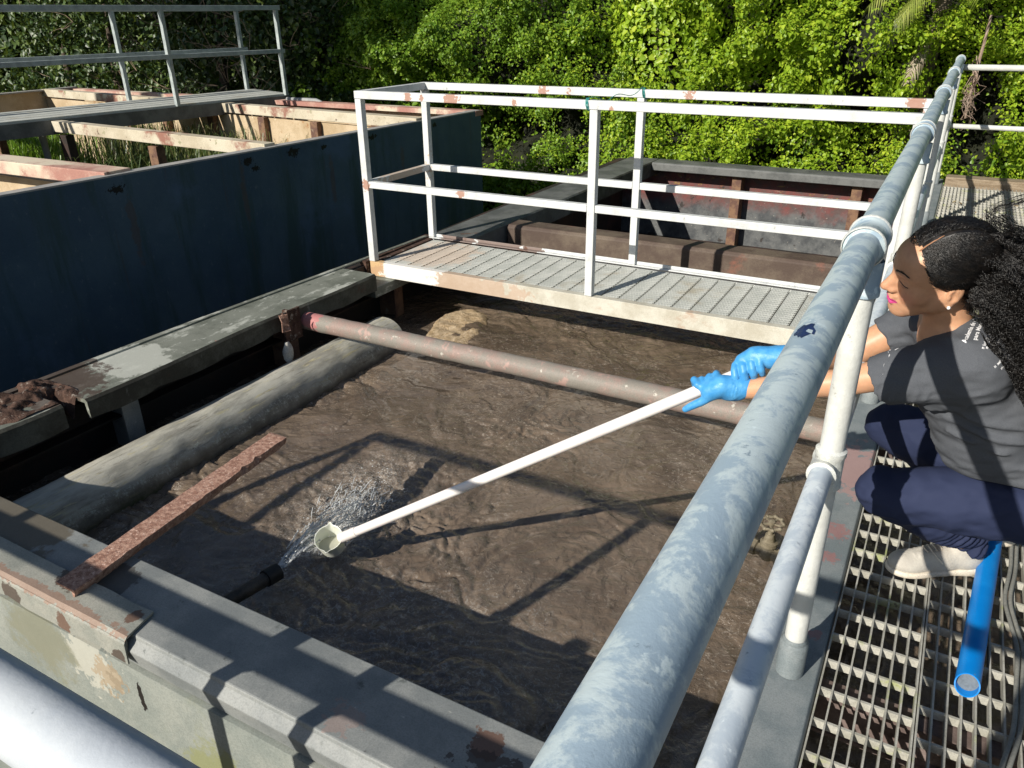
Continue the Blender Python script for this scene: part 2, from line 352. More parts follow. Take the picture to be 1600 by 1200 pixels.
M['fitting'] = surf('cream_fitting', (0.68, 0.69, 0.64), (0.58, 0.60, 0.58), 30, rough=.5, bs=90, bstr=.5, spots=[((.35, .33, .28), 30, .66, .7)])
M['nearrail'] = surf('glossy_white_rail_paint', (0.52, 0.555, 0.585), (0.45, 0.49, 0.535), 6, rough=.55, bs=25, bstr=.2, grain=.02, spec=.3, spots=[((.30, .33, .36), 40, .66, .72)])
M['navychip'] = surf('navy_paint_chip', (0.015, 0.03, 0.10), (0.02, 0.04, 0.13), 20, rough=.4)

# ================================================================ setting: ground, liquids
def sheet(name, x0, x1, y0, y1, z, mat, nx=1, ny=1, dz=None):
    xs = np.linspace(x0, x1, nx+1); ys = np.linspace(y0, y1, ny+1)
    X, Y = np.meshgrid(xs, ys, indexing='ij')
    Z = np.full_like(X, z) + (dz(X, Y) if dz is not None else 0)
    V = np.stack([X, Y, Z], -1).reshape(-1, 3)
    i = (np.arange(nx)[:, None]*(ny+1) + np.arange(ny)[None]).reshape(-1)
    F = np.stack([i, i+ny+1, i+ny+2, i+1], -1)
    return mesh_obj(name, V, F, mat, None, smooth=nx > 1)
tag(sheet('ground', -400, 400, -400, 400, -2.35, M['soil']), 'dark earth around the tanks', kind='structure')

# sludge: churning brown surface
def sludge_mat():
    t = NT('brown_sludge')
    base = t.mix(t.ramp(t.noise(2.4, 6, .6, dist=1.2), .35, .68), (0.105, 0.078, 0.056), (0.172, 0.130, 0.094))
    base = t.mix(t.ramp(t.noise(5, 7, .7, stretch=(1, 1.7, 1), dist=3.5), .54, .70), base, (0.21, 0.168, 0.13))
    base = t.mix(t.math('MULTIPLY', t.ramp(t.noise(4, 7, .7, stretch=(1.6, 1, 1), dist=4.), .56, .66), .6), base, (0.045, 0.035, 0.028))
    base = t.mix(t.math('MULTIPLY', t.ramp(t.noise(1.1, 3, .5), .50, .64), t.ramp(t.noise(60, 5, .8), .56, .70)), base, (0.30, 0.26, 0.20))
    # aerated froth around the falling jet
    w = t.math('MULTIPLY', t.zone((-1.97, 2.10, -.4), .34, wob=.5, sc=9, soft=.9, stretch=(1.25, .6, .4)), t.ramp(t.noise(110, 5, .85), .44, .66))
    base = t.mix(w, base, (0.50, 0.47, 0.42))
    w3 = t.math('MULTIPLY', t.zone((-1.90, 1.92, -.4), .15, wob=.5, sc=14, soft=.9, stretch=(1.3, .7, .4)), t.ramp(t.noise(140, 5, .85), .40, .56))
    base = t.mix(w3, base, (0.82, 0.82, 0.80))
    w2 = t.math('MULTIPLY', t.zone((-1.2, 1.45, -.4), .55, wob=.6, sc=5, soft=.9, stretch=(.6, 1, .4)), t.ramp(t.noise(45, 6, .85, dist=1.), .48, .70))
    base = t.mix(w2, base, (0.40, 0.39, 0.36))
    rid = t.math('ABSOLUTE', t.math('SUBTRACT', t.noise(3.1, 8, .66, stretch=(1, 1.5, 1), dist=2.2), .5))
    rid = t.math('MULTIPLY', t.ramp(rid, .0, .022, inv=True), t.ramp(t.noise(70, 5, .8), .46, .62))
    base = t.mix(t.math('MULTIPLY', rid, t.ramp(t.noise(1.7, 3), .42, .58)), base, (0.38, 0.335, 0.28))
    b = t.math('ADD', t.noise(22, 5, .6, dist=1.5), t.math('MULTIPLY', t.math('MULTIPLY', t.noise(150, 4, .75), t.ramp(t.noise(3.5, 4, .6), .46, .62)), .9))
    t.bump(b, .6, .012)
    t.b.inputs['Coat Weight'].default_value = .5; t.b.inputs['Coat Roughness'].default_value = .05
    t.fin(base, t.math('ADD', t.math('MULTIPLY', t.noise(18, 3), .28), .04), 0, .5)
    return t.m
M['sludge'] = sludge_mat()
def sl_h(X, Y):
    wx = fbm(X*2.1, Y*2.1, 1.0, 3)*.55; wy = fbm(X*2.1+9, Y*2.1+4, 2.0, 3)*.55
    a = fbm((X+wx)*3.0, (Y+wy)*3.6, 0.5, 4)
    r = 1-np.abs(fbm((X+wx*1.3)*4.2, (Y+wy*1.3)*4.8, 5.5, 4))*2.6
    r = np.clip(r, 0, 1)**3
    r2 = 1-np.abs(fbm((X+wy)*11, (Y+wx)*12, 8.5, 3))*2.4
    r2 = np.clip(r2, 0, 1)**2
    act = np.clip(fbm(X*1.3+3, Y*1.1, 9.0, 2)*1.6+.55, .12, 1.2)
    return a*.026 + act*(-r*.013 + r2*.0045 + fbm((X+wx)*15, (Y+wy)*19, 3.0, 3)*.0045)
def edge_wave(X, Y):
    # standing ridge of liquid beside the big pipe, hump under the jet
    d = X+2.66 - .05*np.sin(Y*5)
    w = np.exp(-(d/.06)**2)*(.5+.9*fbm(X*5, Y*5, 2., 3))*.022*((Y > 1.7) & (Y < 4.2))
    g = np.exp(-(((X+1.95)*3.2)**2+((Y-2.15)*2.)**2))
    return w + g*fbm(X*30, Y*30, 1., 3)*.022
sl = sheet('sludge', -3.36, -.20, 1.10, 5.36, -0.4, M['sludge'], 480, 640, lambda X, Y: sl_h(X, Y) + edge_wave(X, Y))
tag(sl, kind='structure')
tag(sheet('sludge', -.16, .75, -.8, 8.5, -0.45, M['sludge'], 90, 700, lambda X, Y: sl_h(X, Y)), kind='structure')

# tiny bubbles added along the creases of the flow to make sun glints
n = 60000; bx = -3.1+2.85*rng.random(n); by = 1.15+4.0*rng.random(n)
cre = 1-np.abs(fbm((bx+fbm(bx*2, by*2, 4., 2)*.5)*3.2, by*3.6, 6.5, 4))*3.2
act_ = np.clip(fbm(bx*1.2+7, by*1.2, 12., 2)*2.2+.25, 0, 1)
jetw = np.exp(-(((bx+2.0)/.25)**2+((by-2.15)/.38)**2))
keep = rng.random(n) < np.clip(cre, 0, 1)**4*act_*.26+jetw*.5
bx = bx[keep][:9000]; by = by[keep][:9000]; bz = -.4+sl_h(bx, by)+edge_wave(bx, by)
def many_balls(P, r, name, mat, nu=6, nv=4):
    th = np.linspace(0, pi, nv+1)[1:-1]; ph = np.arange(nu)*2*pi/nu
    U = np.array([(0, 0, 1.)]+[(sin(a)*cos(b_), sin(a)*sin(b_), cos(a)) for a in th for b_ in ph]+[(0, 0, -1.)])
    V = (P[:, None]+U[None]*r[:, None, None]).reshape(-1, 3); k = len(U); F = []
    for j in range(nu): F.append((0, 1+j, 1+(j+1) % nu, 1+(j+1) % nu))
    q = [(1+i*nu+j, 1+(i+1)*nu+j, 1+(i+1)*nu+(j+1) % nu, 1+i*nu+(j+1) % nu) for i in range(nv-2) for j in range(nu)]
    tr = [(0, 1+j, 1+(j+1) % nu) for j in range(nu)]+[(k-1, 1+(nv-2)*nu+(j+1) % nu, 1+(nv-2)*nu+j) for j in range(nu)]
    q += [(a, b_, c_, c_) for a, b_, c_ in tr]
    q = np.array(q); base = (np.arange(len(P))*k)[:, None, None]
    quads = (base+q[None, :(nv-2)*nu]).reshape(-1, 4); tris = (base+np.array(tr)[None]).reshape(-1, 3)
    me = bpy.data.meshes.new(name); me.vertices.add(len(V)); me.vertices.foreach_set('co', V.astype(np.float32).ravel())
    li = np.concatenate([quads.ravel(), tris.ravel()]); me.loops.add(len(li)); me.loops.foreach_set('vertex_index', li.astype(np.int32))
    nq, nt = len(quads), len(tris); me.polygons.add(nq+nt)
    me.polygons.foreach_set('loop_start', np.concatenate([np.arange(nq)*4, nq*4+np.arange(nt)*3]).astype(np.int32))
    me.polygons.foreach_set('loop_total', np.concatenate([np.full(nq, 4), np.full(nt, 3)]).astype(np.int32)); me.update(calc_edges=True)
    me.polygons.foreach_set('use_smooth', np.ones(nq+nt, bool)); me.materials.append(mat)
    o = bpy.data.objects.new(name, me); COL.objects.link(o); return o
bub = NT('wet_brown_bubbles'); bub.b.inputs['Transmission Weight'].default_value = .3; bub.fin((.30, .25, .20), .05, 0, .8)
o = many_balls(np.stack([bx, by, bz], -1), .0014+.0026*rng.random(len(bx))**3, 'bubbles', bub.m)
tag(o, 'fine bubbles added for sun glints along the creases of the churning sludge', 'bubbles', kind='stuff')

# ================================================================ the big open tank
tank = empty('aeration_tank', (-1.7, 3.2, 0), 'big open rectangular steel tank full of churning brown sludge, grey flat rims', 'tank')
# near rim (top z=0 from y .89 to 1.117), stepped lip, outer wall
prof = [(1.117, 0), (1.117, -.06), (1.085, -.075), (1.085, -.10), (.88, -.10), (.866, -.034), (.890, -.012), (.893, 0)]
mb = MB().prism(prof, (-4.4, 0, 0), (-.215, 0, 0), (0, 1, 0), (0, 0, 1))
mb.build('near_rim', M['rim'], tank, bevel=.004)
MB().box(-4.4, -.215, .868, 1.10, -2.35, -.105).build('near_wall', M['wall_near'], tank)
# plate patched over the rim edge
pl = []
for i in range(40):
    x = -3.4 + i*(1.70/39)
    pl.append(x)
V = []; F = []
pf = [(.972, .0035), (.972, .0105), (.874, .0105), (.858, -.004), (.8545, -.066), (.8595, -.066), (.862, .001), (.876, .0035)]
for i, x in enumerate(pl):
    for a, b in pf:
        w = .004*float(vnoise(x*9, a*20, b*20)) if b > -.06 else .010*float(vnoise(x*14, 3, 1))
        V.append((x + (.02*(.972-a)/.1 if i == 39 else 0), a + (w if a > .95 else 0), b + (w if b < -.05 else w*.3)))
for i in range(39):
    for k in range(8):
        F.append((i*8+k, i*8+(k+1) % 8, (i+1)*8+(k+1) % 8, (i+1)*8+k))
F += [tuple(range(7, -1, -1)), tuple(range(39*8, 40*8))]
mesh_obj('patch_plate', V, F, M['patch'], tank)
# left rim, two lengths with a rotten gap between them
def rim_piece(name, pts_out, pts_in, lip, mat, wob=0.0):
    n = len(pts_out); V = []; F = []
    for (ox, oy), (ix, iy) in zip(pts_out, pts_in):
        j = wob*float(vnoise(ox*7, oy*9, 1)); 
        V += [(ox, oy, 0), (ox+.004, oy, -.012), (ox+.07, oy, -.014), (ix-.02, iy, -.02), (ix-.014, iy, -lip+j), (ix, iy, -lip+j), (ix, iy, -.012), (ix-.012, iy, 0)]
    for i in range(n-1):
        for k in range(8): F.append((i*8+(k+1) % 8, i*8+k, (i+1)*8+k, (i+1)*8+(k+1) % 8))
    F += [tuple(range(8)), tuple(range((n-1)*8+7, (n-1)*8-1, -1))]
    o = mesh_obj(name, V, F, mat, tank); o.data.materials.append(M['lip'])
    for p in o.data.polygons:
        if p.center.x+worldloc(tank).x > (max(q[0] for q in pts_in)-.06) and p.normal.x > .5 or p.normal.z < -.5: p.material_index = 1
    return o
ys = np.linspace(1.74, 3.78, 30)
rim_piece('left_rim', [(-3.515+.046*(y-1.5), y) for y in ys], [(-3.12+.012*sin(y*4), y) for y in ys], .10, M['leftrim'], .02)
ys = np.linspace(.70, 1.66, 16)
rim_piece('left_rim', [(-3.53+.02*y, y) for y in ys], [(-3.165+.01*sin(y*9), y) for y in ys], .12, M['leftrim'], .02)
ys = np.linspace(4.76, 8.76, 20)
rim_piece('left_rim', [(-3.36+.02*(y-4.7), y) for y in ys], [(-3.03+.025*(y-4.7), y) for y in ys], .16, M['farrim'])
MB().box(-3.40, -3.345, 3.97, 4.756, -.10, .004).build('edge_angle', M['rustplate'], tank, bevel=.004)
MB().box(-3.42, -3.135, 3.785, 4.755, -.17, -.103).build('lowered_rim', M['leftrim'], tank, bevel=.004)
# crust of flaking rust over the rotten joint
X, Y = np.meshgrid(np.linspace(-3.49, -3.18, 60), np.linspace(1.42, 1.78, 56), indexing='ij')
Z = .004 + np.clip(fbm(X*16, Y*16, 0, 4)*.05+.012, -.03, .05)*np.clip(1.6-((X+3.36)/.16)**2-((Y-1.60)/.18)**2, -.3, 1)
Z -= .10*np.exp(-(((Y-1.70)/.022)**2))*(X > -3.34)
i = (np.arange(59)[:, None]*56+np.arange(55)[None]).reshape(-1)
mesh_obj('rust_crust', np.stack([X, Y, Z], -1).reshape(-1, 3), np.stack([i, i+56, i+57, i+1], -1), M['rustplate'], tank)
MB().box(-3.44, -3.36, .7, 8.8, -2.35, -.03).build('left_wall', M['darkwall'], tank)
MB().beam((-3.50, 1.0, .004), (-3.455, 2.7, .004), .035, .010).beam((-3.455, 2.7, .004), (-3.36, 4.7, .004), .028, .010).build('edge_strip', M['leftrim'], tank)
for y, dx, z1 in ((1.98, 0, -.62), (3.06, 0, -.5), (4.1, 0, -.55)):
    MB().box(-3.36, -3.20, y-.005, y+.008, z1, -.10).box(-3.20, -3.19, y-.045, y+.045, z1, -.12).build('stiffener', M['rim'] if y < 2.5 else M['rustpost'], tank)
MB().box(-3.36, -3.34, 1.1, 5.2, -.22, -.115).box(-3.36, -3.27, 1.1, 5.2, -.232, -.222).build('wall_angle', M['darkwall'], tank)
# divider beam, far rim, far chamber
V = []
mb = MB()
mb.prism([(5.30, -.19), (5.30, -.02), (5.32, 0), (5.49, 0), (5.50, -.012), (5.50, -.19)], (-2.99, 0, 0), (-.24, 0, 0), (0, 1, 0), (0, 0, 1))
mb.build('divider_beam', M['divider'], tank, bevel=.006)
MB().box(-3.34, -.24, 5.34, 5.44, -2.3, -.192).build('divider_wall', M['darkwall'], tank)
MB().prism([(8.50, -.085), (8.50, -.012), (8.512, 0), (8.78, 0), (8.78, -.085), (8.62, -.085)], (-2.93, 0, 0), (-.24, 0, 0), (0, 1, 0), (0, 0, 1)).build('far_rim', M['farrim'], tank, bevel=.005)
MB().box(-3.36, -.24, 8.76, 8.80, -2.3, -.087).build('far_wall', M['chamber'], tank)
for x in (-1.99, -.78):
    MB().box(x-.05, x+.05, 8.58, 8.755, -1.2, -.087).build('stiffener', M['rustpost'], tank, bevel=.004)
MB().box(-3.34, -.24, 8.60, 8.755, -.92, -.88).build('wall_ledge', M['darkwall'], tank)
MB().box(-3.34, -.24, 5.45, 8.64, -1.24, -1.2).build('chamber_floor', M['darkwall'], tank)
# right curb: flat steel top that carries the pipe railing
MB().prism([(-.225, -.012), (-.215, 0), (-.040, 0), (-.033, -.010), (-.033, -.08), (-.225, -.08)], (0, -.6, 0), (0, 8.8, 0), (1, 0, 0), (0, 0, 1)).build('right_curb', M['curb'], tank, bevel=.003)
MB().box(-.235, -.15, 1.10, 8.8, -2.35, -.082).build('right_wall', M['algae'], tank)
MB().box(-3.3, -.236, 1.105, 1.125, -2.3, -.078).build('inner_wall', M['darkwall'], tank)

# ================================================================ pipes in the tank
def rough_tube(name, p, q, r, mat, parent=None, n=40, m=120, amp=.004, sc=14, cap=True):
    p = Vector(p); q = Vector(q); d = (q-p); L = d.length; d.normalize(); a = d.orthogonal().normalized(); b = d.cross(a)
    t = np.linspace(0, 1, m)[:, None]; g = np.linspace(0, 2*pi, n, endpoint=False)[None]
    P = np.array(p)[None, None]+t[..., None]*np.array(q-p)[None, None]
    D = np.cos(g)[..., None]*np.array(a)+np.sin(g)[..., None]*np.array(b)
    Q = P+D*r
    R = r*(1+0*t) + amp*fbm(Q[..., 0]*sc, Q[..., 1]*sc*.6, Q[..., 2]*sc, 4)
    V = (P+D*R[..., None]).reshape(-1, 3)
    F = [(i*n+k, i*n+(k+1) % n, (i+1)*n+(k+1) % n, (i+1)*n+k) for i in range(m-1) for k in range(n)]
    if cap: F += [tuple(range(n-1, -1, -1)), tuple(range((m-1)*n, m*n))]
    return mesh_obj(name, V, F, mat, parent, smooth=True, sharp=50)
def bigpipe_mat():
    t = NT('weathered_trough_pipe')
    col = t.mix(t.ramp(t.noise(5, 5, .6, stretch=(3, .8, 3)), .35, .65), (0.27, 0.262, 0.225), (0.47, 0.455, 0.39))
    col = t.mix(t.ramp(t.noise(16, 6, .7, stretch=(3, .35, 3)), .56, .66), col, (0.46, 0.42, 0.27))
    col = t.mix(t.math('MULTIPLY', t.ramp(t.noise(20, 7, .75, stretch=(3, .3, 3)), .54, .68), .7), col, (0.12, 0.10, 0.07))
    z = t.sepz()[2]
    zz = t.math('ADD', z, t.math('MULTIPLY', t.math('SUBTRACT', t.noise(9, 5, .7), .5), .16))
    col = t.mix(t.math('MULTIPLY', t.ramp(zz, -.42, -.27, inv=True), .9), col, (0.085, 0.072, 0.055))
    col = t.mix(t.math('MULTIPLY', t.ramp(zz, -.44, -.355, inv=True), t.ramp(t.sepz()[1], 2.0, 1.7)), col, (0.03, 0.05, 0.012))
    w = t.math('MULTIPLY', t.math('MULTIPLY', t.ramp(zz, -.36, -.335), t.ramp(zz, -.32, -.295, inv=True)), t.ramp(t.noise(60, 5, .8), .5, .6))
    col = t.mix(w, col, (0.42, 0.44, 0.38))
    t.bump(t.noise(50, 6, .7, stretch=(2, .5, 2)), .5, .006)
    return t.fin(col, .7, 0, .3)
o = rough_tube('trough_pipe', (-2.97, 1.16, -.38), (-2.97, 3.66, -.38), .15, bigpipe_mat(), amp=.006)
tag(o, 'thick weathered pale pipe half sunk in the sludge along the left rim', 'pipe')
xp = surf('faded_red_and_grey_pipe', (0.235, 0.215, 0.185), (0.285, 0.205, 0.175), 6, .42, .62, rough=.6, bs=50, spots=[((0.37, 0.245, 0.21), 10, .58, .64), ((0.48, 0.46, 0.40), 26, .62, .68), ((0.19, 0.20, 0.07), 3.2, .60, .68)],
    zones=[((0.42, 0.15, 0.15), (-3.06, 3.09, -.06), .08, dict(sc=18))])
o = rough_tube('cross_pipe', (-3.17, 3.13, -.10), (-.24, 3.13, -.10), .052, xp, amp=.003, m=200, n=28)
tag(o, 'long thin faded red and grey pipe spanning the tank above the sludge', 'pipe')

# rusty flat bar lying on the near rim
bar = MB()
pts = []
for i in range(41):
    f = i/40; y = .905+f*.95; x = -1.985 - f*.10; pts.append((x, y))
V = []; F = []
for i, (x, y) in enumerate(pts):
    w = .041; j = .004*float(vnoise(y*30, 0, 0)) + (-.012 if i in (30, 33) else 0); k = .003*float(vnoise(y*33, 5, 0))
    z = .036
    V += [(x-w+k, y, z), (x+w+j, y, z), (x+w+j, y, z-.008), (x+w-.008, y, z-.034+.004*float(vnoise(y*25, 9, 0))), (x+w-.014, y, z-.034), (x+w-.014, y, z-.009), (x-w+k, y, z-.008)]
n = 7
for i in range(40):
    for k in range(n): F.append((i*n+(k+1) % n, i*n+k, (i+1)*n+k, (i+1)*n+(k+1) % n))
F += [tuple(range(n)), tuple(range(40*n+n-1, 40*n-1, -1))]
o = mesh_obj('steel_angle_bar', V, F, M['bar'])
tag(o, 'rusty flat steel bar resting on the near rim and sticking out over the sludge', 'steel bar')

# rusty bracket with rag on the left rim
b = empty('rusty_bracket', (-3.12, 2.98, 0), 'small rusty bracket on the left tank rim beside the end of the red pipe', 'bracket')
MB().box(-3.115, -3.10, 2.93, 3.06, -.17, .012).box(-3.13, -3.095, 2.955, 2.975, -.10, .02).build('plate', M['rustplate'], b)
mb = MB()
for k in range(7):
    mb.tube([(-3.10+.004*k, 2.90+.006*k, .01), (-3.085, 2.90+.008*k, -.03-.005*k), (-3.09+.003*k, 2.90+.007*k, -.09)], .003, 5)
mb.build('wire', M['bar'], b)
V = []; F = []
for i in range(9):
    f = i/8
    for k in range(8):
        g = 2*pi*k/8; r = .035*(sin(pi*(.12+.80*f)))*(1+.4*float(vnoise(k*1.3, i*.9, 0)))
        V.append((-3.06+r*cos(g)*.6, 2.89+r*sin(g), -.14-.14*f))
for i in range(8):
    for k in range(8): F.append((i*8+(k+1) % 8, i*8+k, (i+1)*8+k, (i+1)*8+(k+1) % 8))
F += [tuple(range(8)), tuple(range(71, 63, -1))]
o = mesh_obj('rag', V, F, M['rag'], smooth=True)
tag(o, 'scrap of dirty white cloth hanging inside the left tank wall', 'rag')

# small outlet pipe with its jet of water
dp = surf('dark_wet_pipe', (0.030, 0.026, 0.022), (0.085, 0.07, 0.055), 20, rough=.45, bs=60, bstr=.5)
op = empty('outlet_pipe', (-1.84, 1.3, -.26), 'short dark outlet pipe poking through the near wall above the sludge', 'pipe')
rough_tube('pipe_body', (-1.842, 1.12, -.245), (-1.800, 1.46, -.262), .024, dp, op, amp=.002)
MB().lathe((-1.802, 1.445, -.261), (.12, 1, -.05), [(.025, 0), (.031, 0), (.031, .055), (.024, .055), (.022, .0)], 20).build('pipe_collar', surf('black_hose_collar', (.012, .012, .012), (.02, .02, .02), 8, rough=.5), op, smooth=True, sharp=40)
wt = NT('clear_water'); wt.b.inputs['Transmission Weight'].default_value = .55; wt.b.inputs['IOR'].default_value = 1.33
wt.fin((.88, .90, .90), .08)
V = MB()
for k in range(60):
    a = rng.normal(0, 1, 3)*.010
    p0 = np.array((-1.798, 1.495, -.264))+a*.8
    p3 = np.array((-1.92+rng.normal(0, .05), 2.02+rng.normal(0, .09), -.40))
    sp = rng.normal(0, .008, 3)
    pts = []
    m = 16
    s0 = rng.random()**1.5*.8; s1 = min(1, s0+.12+rng.random()*.25)
    for i in range(m):
        f = s0+(s1-s0)*i/(m-1)
        p = p0+(p3-p0)*f; p[2] = -.264-(.136)*f*f+.02*f*(1-f)
        p = p+sp*f*4+.012*f*np.array((vnoise(f*14+k, 0, 0), 0, vnoise(f*17+k, 5, 0)))
        pts.append(p)
    r = [.0028*(.5+abs(float(vnoise(i*.8+k*3, 1, 1)))*1.6) for i in range(m)]
    V.tube(pts, r, 6)
dr = rng.normal(0, 1, (1500, 3))
for k in range(1500):
    f = rng.random()**.6
    c = np.array((-1.80, 1.5, -.265))+np.array((-.14, .72, 0))*f + np.array((dr[k, 0]*.055*(.18+f), dr[k, 1]*.09*f, 0))
    c[2] = -.264-.13*f*f+abs(dr[k, 2])*.030*f+.012*dr[k, 2]*(1-f)
    if c[2] < -.395: c[2] = -.395
    r = .0010+.0022*rng.random()**4
    V.ball(c, (r, r*1.5, r), 5, 4)
for k in range(240):
    f = rng.random(); c = np.array((-1.865-.10*f+rng.normal(0, .030+.05*f), 1.74+.42*f+rng.normal(0, .02), -.392+.030*rng.random()*(1-f)))
    d = np.array((-.16+rng.normal(0, .35), 1, rng.normal(.1, .35))); d /= np.linalg.norm(d); q = []
    for i in range(6): q.append(c+d*.009*i*(1+f)+np.array((rng.normal(0, .0018), 0, -.0004*i*i+rng.normal(0, .001))))
    V.tube(q, [.0006, .0016, .0024, .0020, .0014, .0005], 5)
o = V.build('water_jet', wt.m, smooth=True)
tag(o, 'clear jet of water spraying out of the small dark pipe and splashing on the sludge', 'water', kind='stuff')

# yellow-brown scum floating under the catwalk
ft = NT('tan_foam'); c = ft.mix(ft.ramp(ft.noise(14, 6, .7, dist=2.5), .38, .66), (0.38, 0.27, 0.15), (0.62, 0.49, 0.33)); c = ft.mix(ft.ramp(ft.noise(70, 4, .7), .6, .7), c, (.14, .1, .05))
ft.bump(ft.noise(30, 6, .7, dist=2.), .8, .02); ft.fin(c, .8)
nx, ny = 90, 110
X, Y = np.meshgrid(np.linspace(-3.15, -2.30, nx), np.linspace(3.4, 4.7, ny), indexing='ij')
d = 1-(((X+2.70)+.22*(Y-4.1))/.20)**2-((Y-4.06)/.42)**2+.32*fbm(X*5, Y*5, 3, 4)
Z = -.415+np.clip(d, -.2, .4)*.075+.012*fbm(X*18, Y*18, 0, 4)
i = (np.arange(nx-1)[:, None]*ny+np.arange(ny-1)[None]).reshape(-1)
Fq = np.stack([i, i+ny, i+ny+1, i+1], -1)
keep = d.reshape(-1)[Fq].max(1) > -.05
o = mesh_obj('scum', np.stack([X, Y, Z], -1).reshape(-1, 3), Fq[keep], ft.m, None, smooth=True)
tag(o, 'patch of tan foamy scum floating beyond the pipes under the catwalk', 'foam', kind='stuff')

# valve with hand wheel at the right wall
vm = surf('corroded_bronze_valve', (0.16, 0.135, 0.09), (0.26, 0.225, 0.16), 25, rough=.55, bs=80, bstr=.6, spots=[((0.09, .06, .04), 18, .6, .66), ((.36, .33, .26), 40, .62, .68)])
va = empty('gate_valve', (-.31, 2.2, -.16), 'corroded gate valve with round hand wheel on a stub pipe by the right tank wall', 'valve')
vc = Vector((-.292, 2.33, -.20)); ax = Vector((1, -.25, -.02)).normalized()
MB().lathe(vc, ax, [(.0, -.062), (.030, -.062), (.030, -.040), (.022, -.036), (.022, -.02), (.028, 0), (.022, .02), (.022, .034), (.031, .036), (.031, .058), (0, .058)], 8).ball(vc, (.030, .030, .034), 14, 9).lathe(vc, (0, 0, 1), [(.018, 0), (.024, .03), (.03, .034), (.03, .046), (.02, .05), (.015, .078), (.010, .08), (.006, .10), (.006, .13)], 14).build('valve_body', vm, va, smooth=True, sharp=35)
w = MB(); wc = vc+Vector((0, 0, .122)); wn = Vector((-.08, -.12, 1)).normalized(); wa = wn.orthogonal().normalized(); wb = wn.cross(wa)
ring = [wc+(wa*cos(2*pi*k/36)+wb*sin(2*pi*k/36))*(.036+.0025*cos(9*2*pi*k/36)) for k in range(37)]
w.tube(ring, .0052, 8, cap=False)
for k in range(9):
    g = 2*pi*k/9; w.ball(wc+(wa*cos(g)+wb*sin(g))*.038, .0075, 8, 6)
for k in range(5):
    g = 2*pi*k/5+.3; w.beam(wc, wc+(wa*cos(g)+wb*sin(g))*.034, .006, .005)
w.lathe(wc-wn*.004, wn, [(0, 0), (.011, 0), (.011, .012), (0, .014)], 12)
w.build('hand_wheel', vm, va, smooth=True, sharp=40)
MB().tube([(vc+ax*.055), vc+ax*.12, vc+ax*.2], .017, 14).build('stub_pipe', surf('pink_grey_stub', (.3, .2, .18), (.26, .22, .2), 9), va, smooth=True, sharp=40)
MB().lathe(vc-ax*.06, -ax, [(.017, 0), (.017, .015), (.026, .015), (.026, .05), (.022, .055), (.022, .11), (.030, .112), (.030, .15), (0, .15)], 18).build('union', surf('pale_grey_union', (.50, .50, .46), (.40, .39, .34), 20, spots=[(RUST, 12, .62, .68)]), va, smooth=True, sharp=40)
MB().tube([vc-ax*.19, vc-ax*.23+Vector((0, 0, -.02)), vc-ax*.24+Vector((0, 0, -.2))], .012, 10).build('drop_pipe', M['bar'], va, smooth=True)

# ================================================================ catwalk across the tank
cw = empty('catwalk', (-1.8, 4.37, 0), 'white steel catwalk with square tube railings crossing the tank', 'catwalk')
X0, X1 = -3.335, -.235
# planks: folded metal, each with a raised serrated edge and rows of knobs
y0, y1 = 4.055, 4.695; pitch = .108
nP = int((X1-X0-.06)/pitch)
for k in range(nP):
    xa = X0+.05+k*pitch
    p = MB()
    zz = -.012
    e = np.linspace(y0, y1, 75); V = []; F = []
    for j, yy in enumerate(e):
        tooth = .011 if j % 4 == 1 else (.004 if j % 4 == 2 else 0)
        V += [(xa+.002, yy, zz-.022), (xa+.002, yy, zz), (xa+pitch-.0125+tooth, yy, zz+(.003 if j % 4 == 1 else 0)), (xa+pitch-.0128, yy, zz-.022)]
    for j in range(74):
        for i in range(3): F.append((j*4+i, j*4+i+1, j*4+i+5, j*4+i+4))
    p.add(V, F)
    for j in range(30):
        yy = y0+.012+j*(y1-y0-.024)/29
        for i in range(5):
            xx = xa+.014+i*.0175+(.008 if j % 2 else 0)
            p.add([(xx-.0035, yy-.0035, zz), (xx+.0035, yy-.0035, zz), (xx+.0035, yy+.0035, zz), (xx-.0035, yy+.0035, zz), (xx, yy, zz+.0025)], [(0, 1, 4), (1, 2, 4), (2, 3, 4), (3, 0, 4)])
    p.build('deck_plank', M['deck'], cw)
chan = [(-.0, 0), (.048, 0), (.048, -.006), (.006, -.006), (.006, -.094), (.048, -.094), (.048, -.10), (-.0, -.10)]
MB().prism(chan, (X0, 4.0, 0), (X1, 4.0, 0), (0, 1, 0), (0, 0, 1)).build('side_channel', M['whitebeam'], cw, bevel=.002)
MB().prism(chan, (X0, 4.755, 0), (X1, 4.755, 0), (0, -1, 0), (0, 0, 1)).prism([(0, 0), (.012, 0), (.012, .02), (0, .02)], (X0, 4.735, 0.001), (X1, 4.735, 0.001), (0, 1, 0), (0, 0, 1)).build('side_channel', M['white'], cw, bevel=.002)
MB().box(X0, X0+.04, 4.05, 4.70, -.09, -.006).build('end_channel', M['rustplate'], cw)
S = .046
for x in (-3.315, -1.72, -.16):
    for y in (4.022, 4.732):
        if x > -.2 and False: continue
        MB().beam((x, y, .002), (x, y, 1.04), S, S, up=(0, 1, 0)).build('post', M['white'], cw, bevel=.003)
for y, xe in ((4.022, -.135), (4.732, -.135)):
    MB().beam((-3.34, y, 1.065), (xe, y, 1.065), S, S).build('top_rail', M['white'], cw, bevel=.003)
    MB().beam((-3.29, y, .515), (-1.745, y, .515), S*.9, S*.9).beam((-1.695, y, .515), (xe, y, .515), S*.9, S*.9).build('mid_rail', M['white'], cw, bevel=.003)
MB().beam((-3.316, 4.047, 1.065), (-3.316, 4.707, 1.065), S, S-.001).build('top_rail', M['white'], cw, bevel=.003)
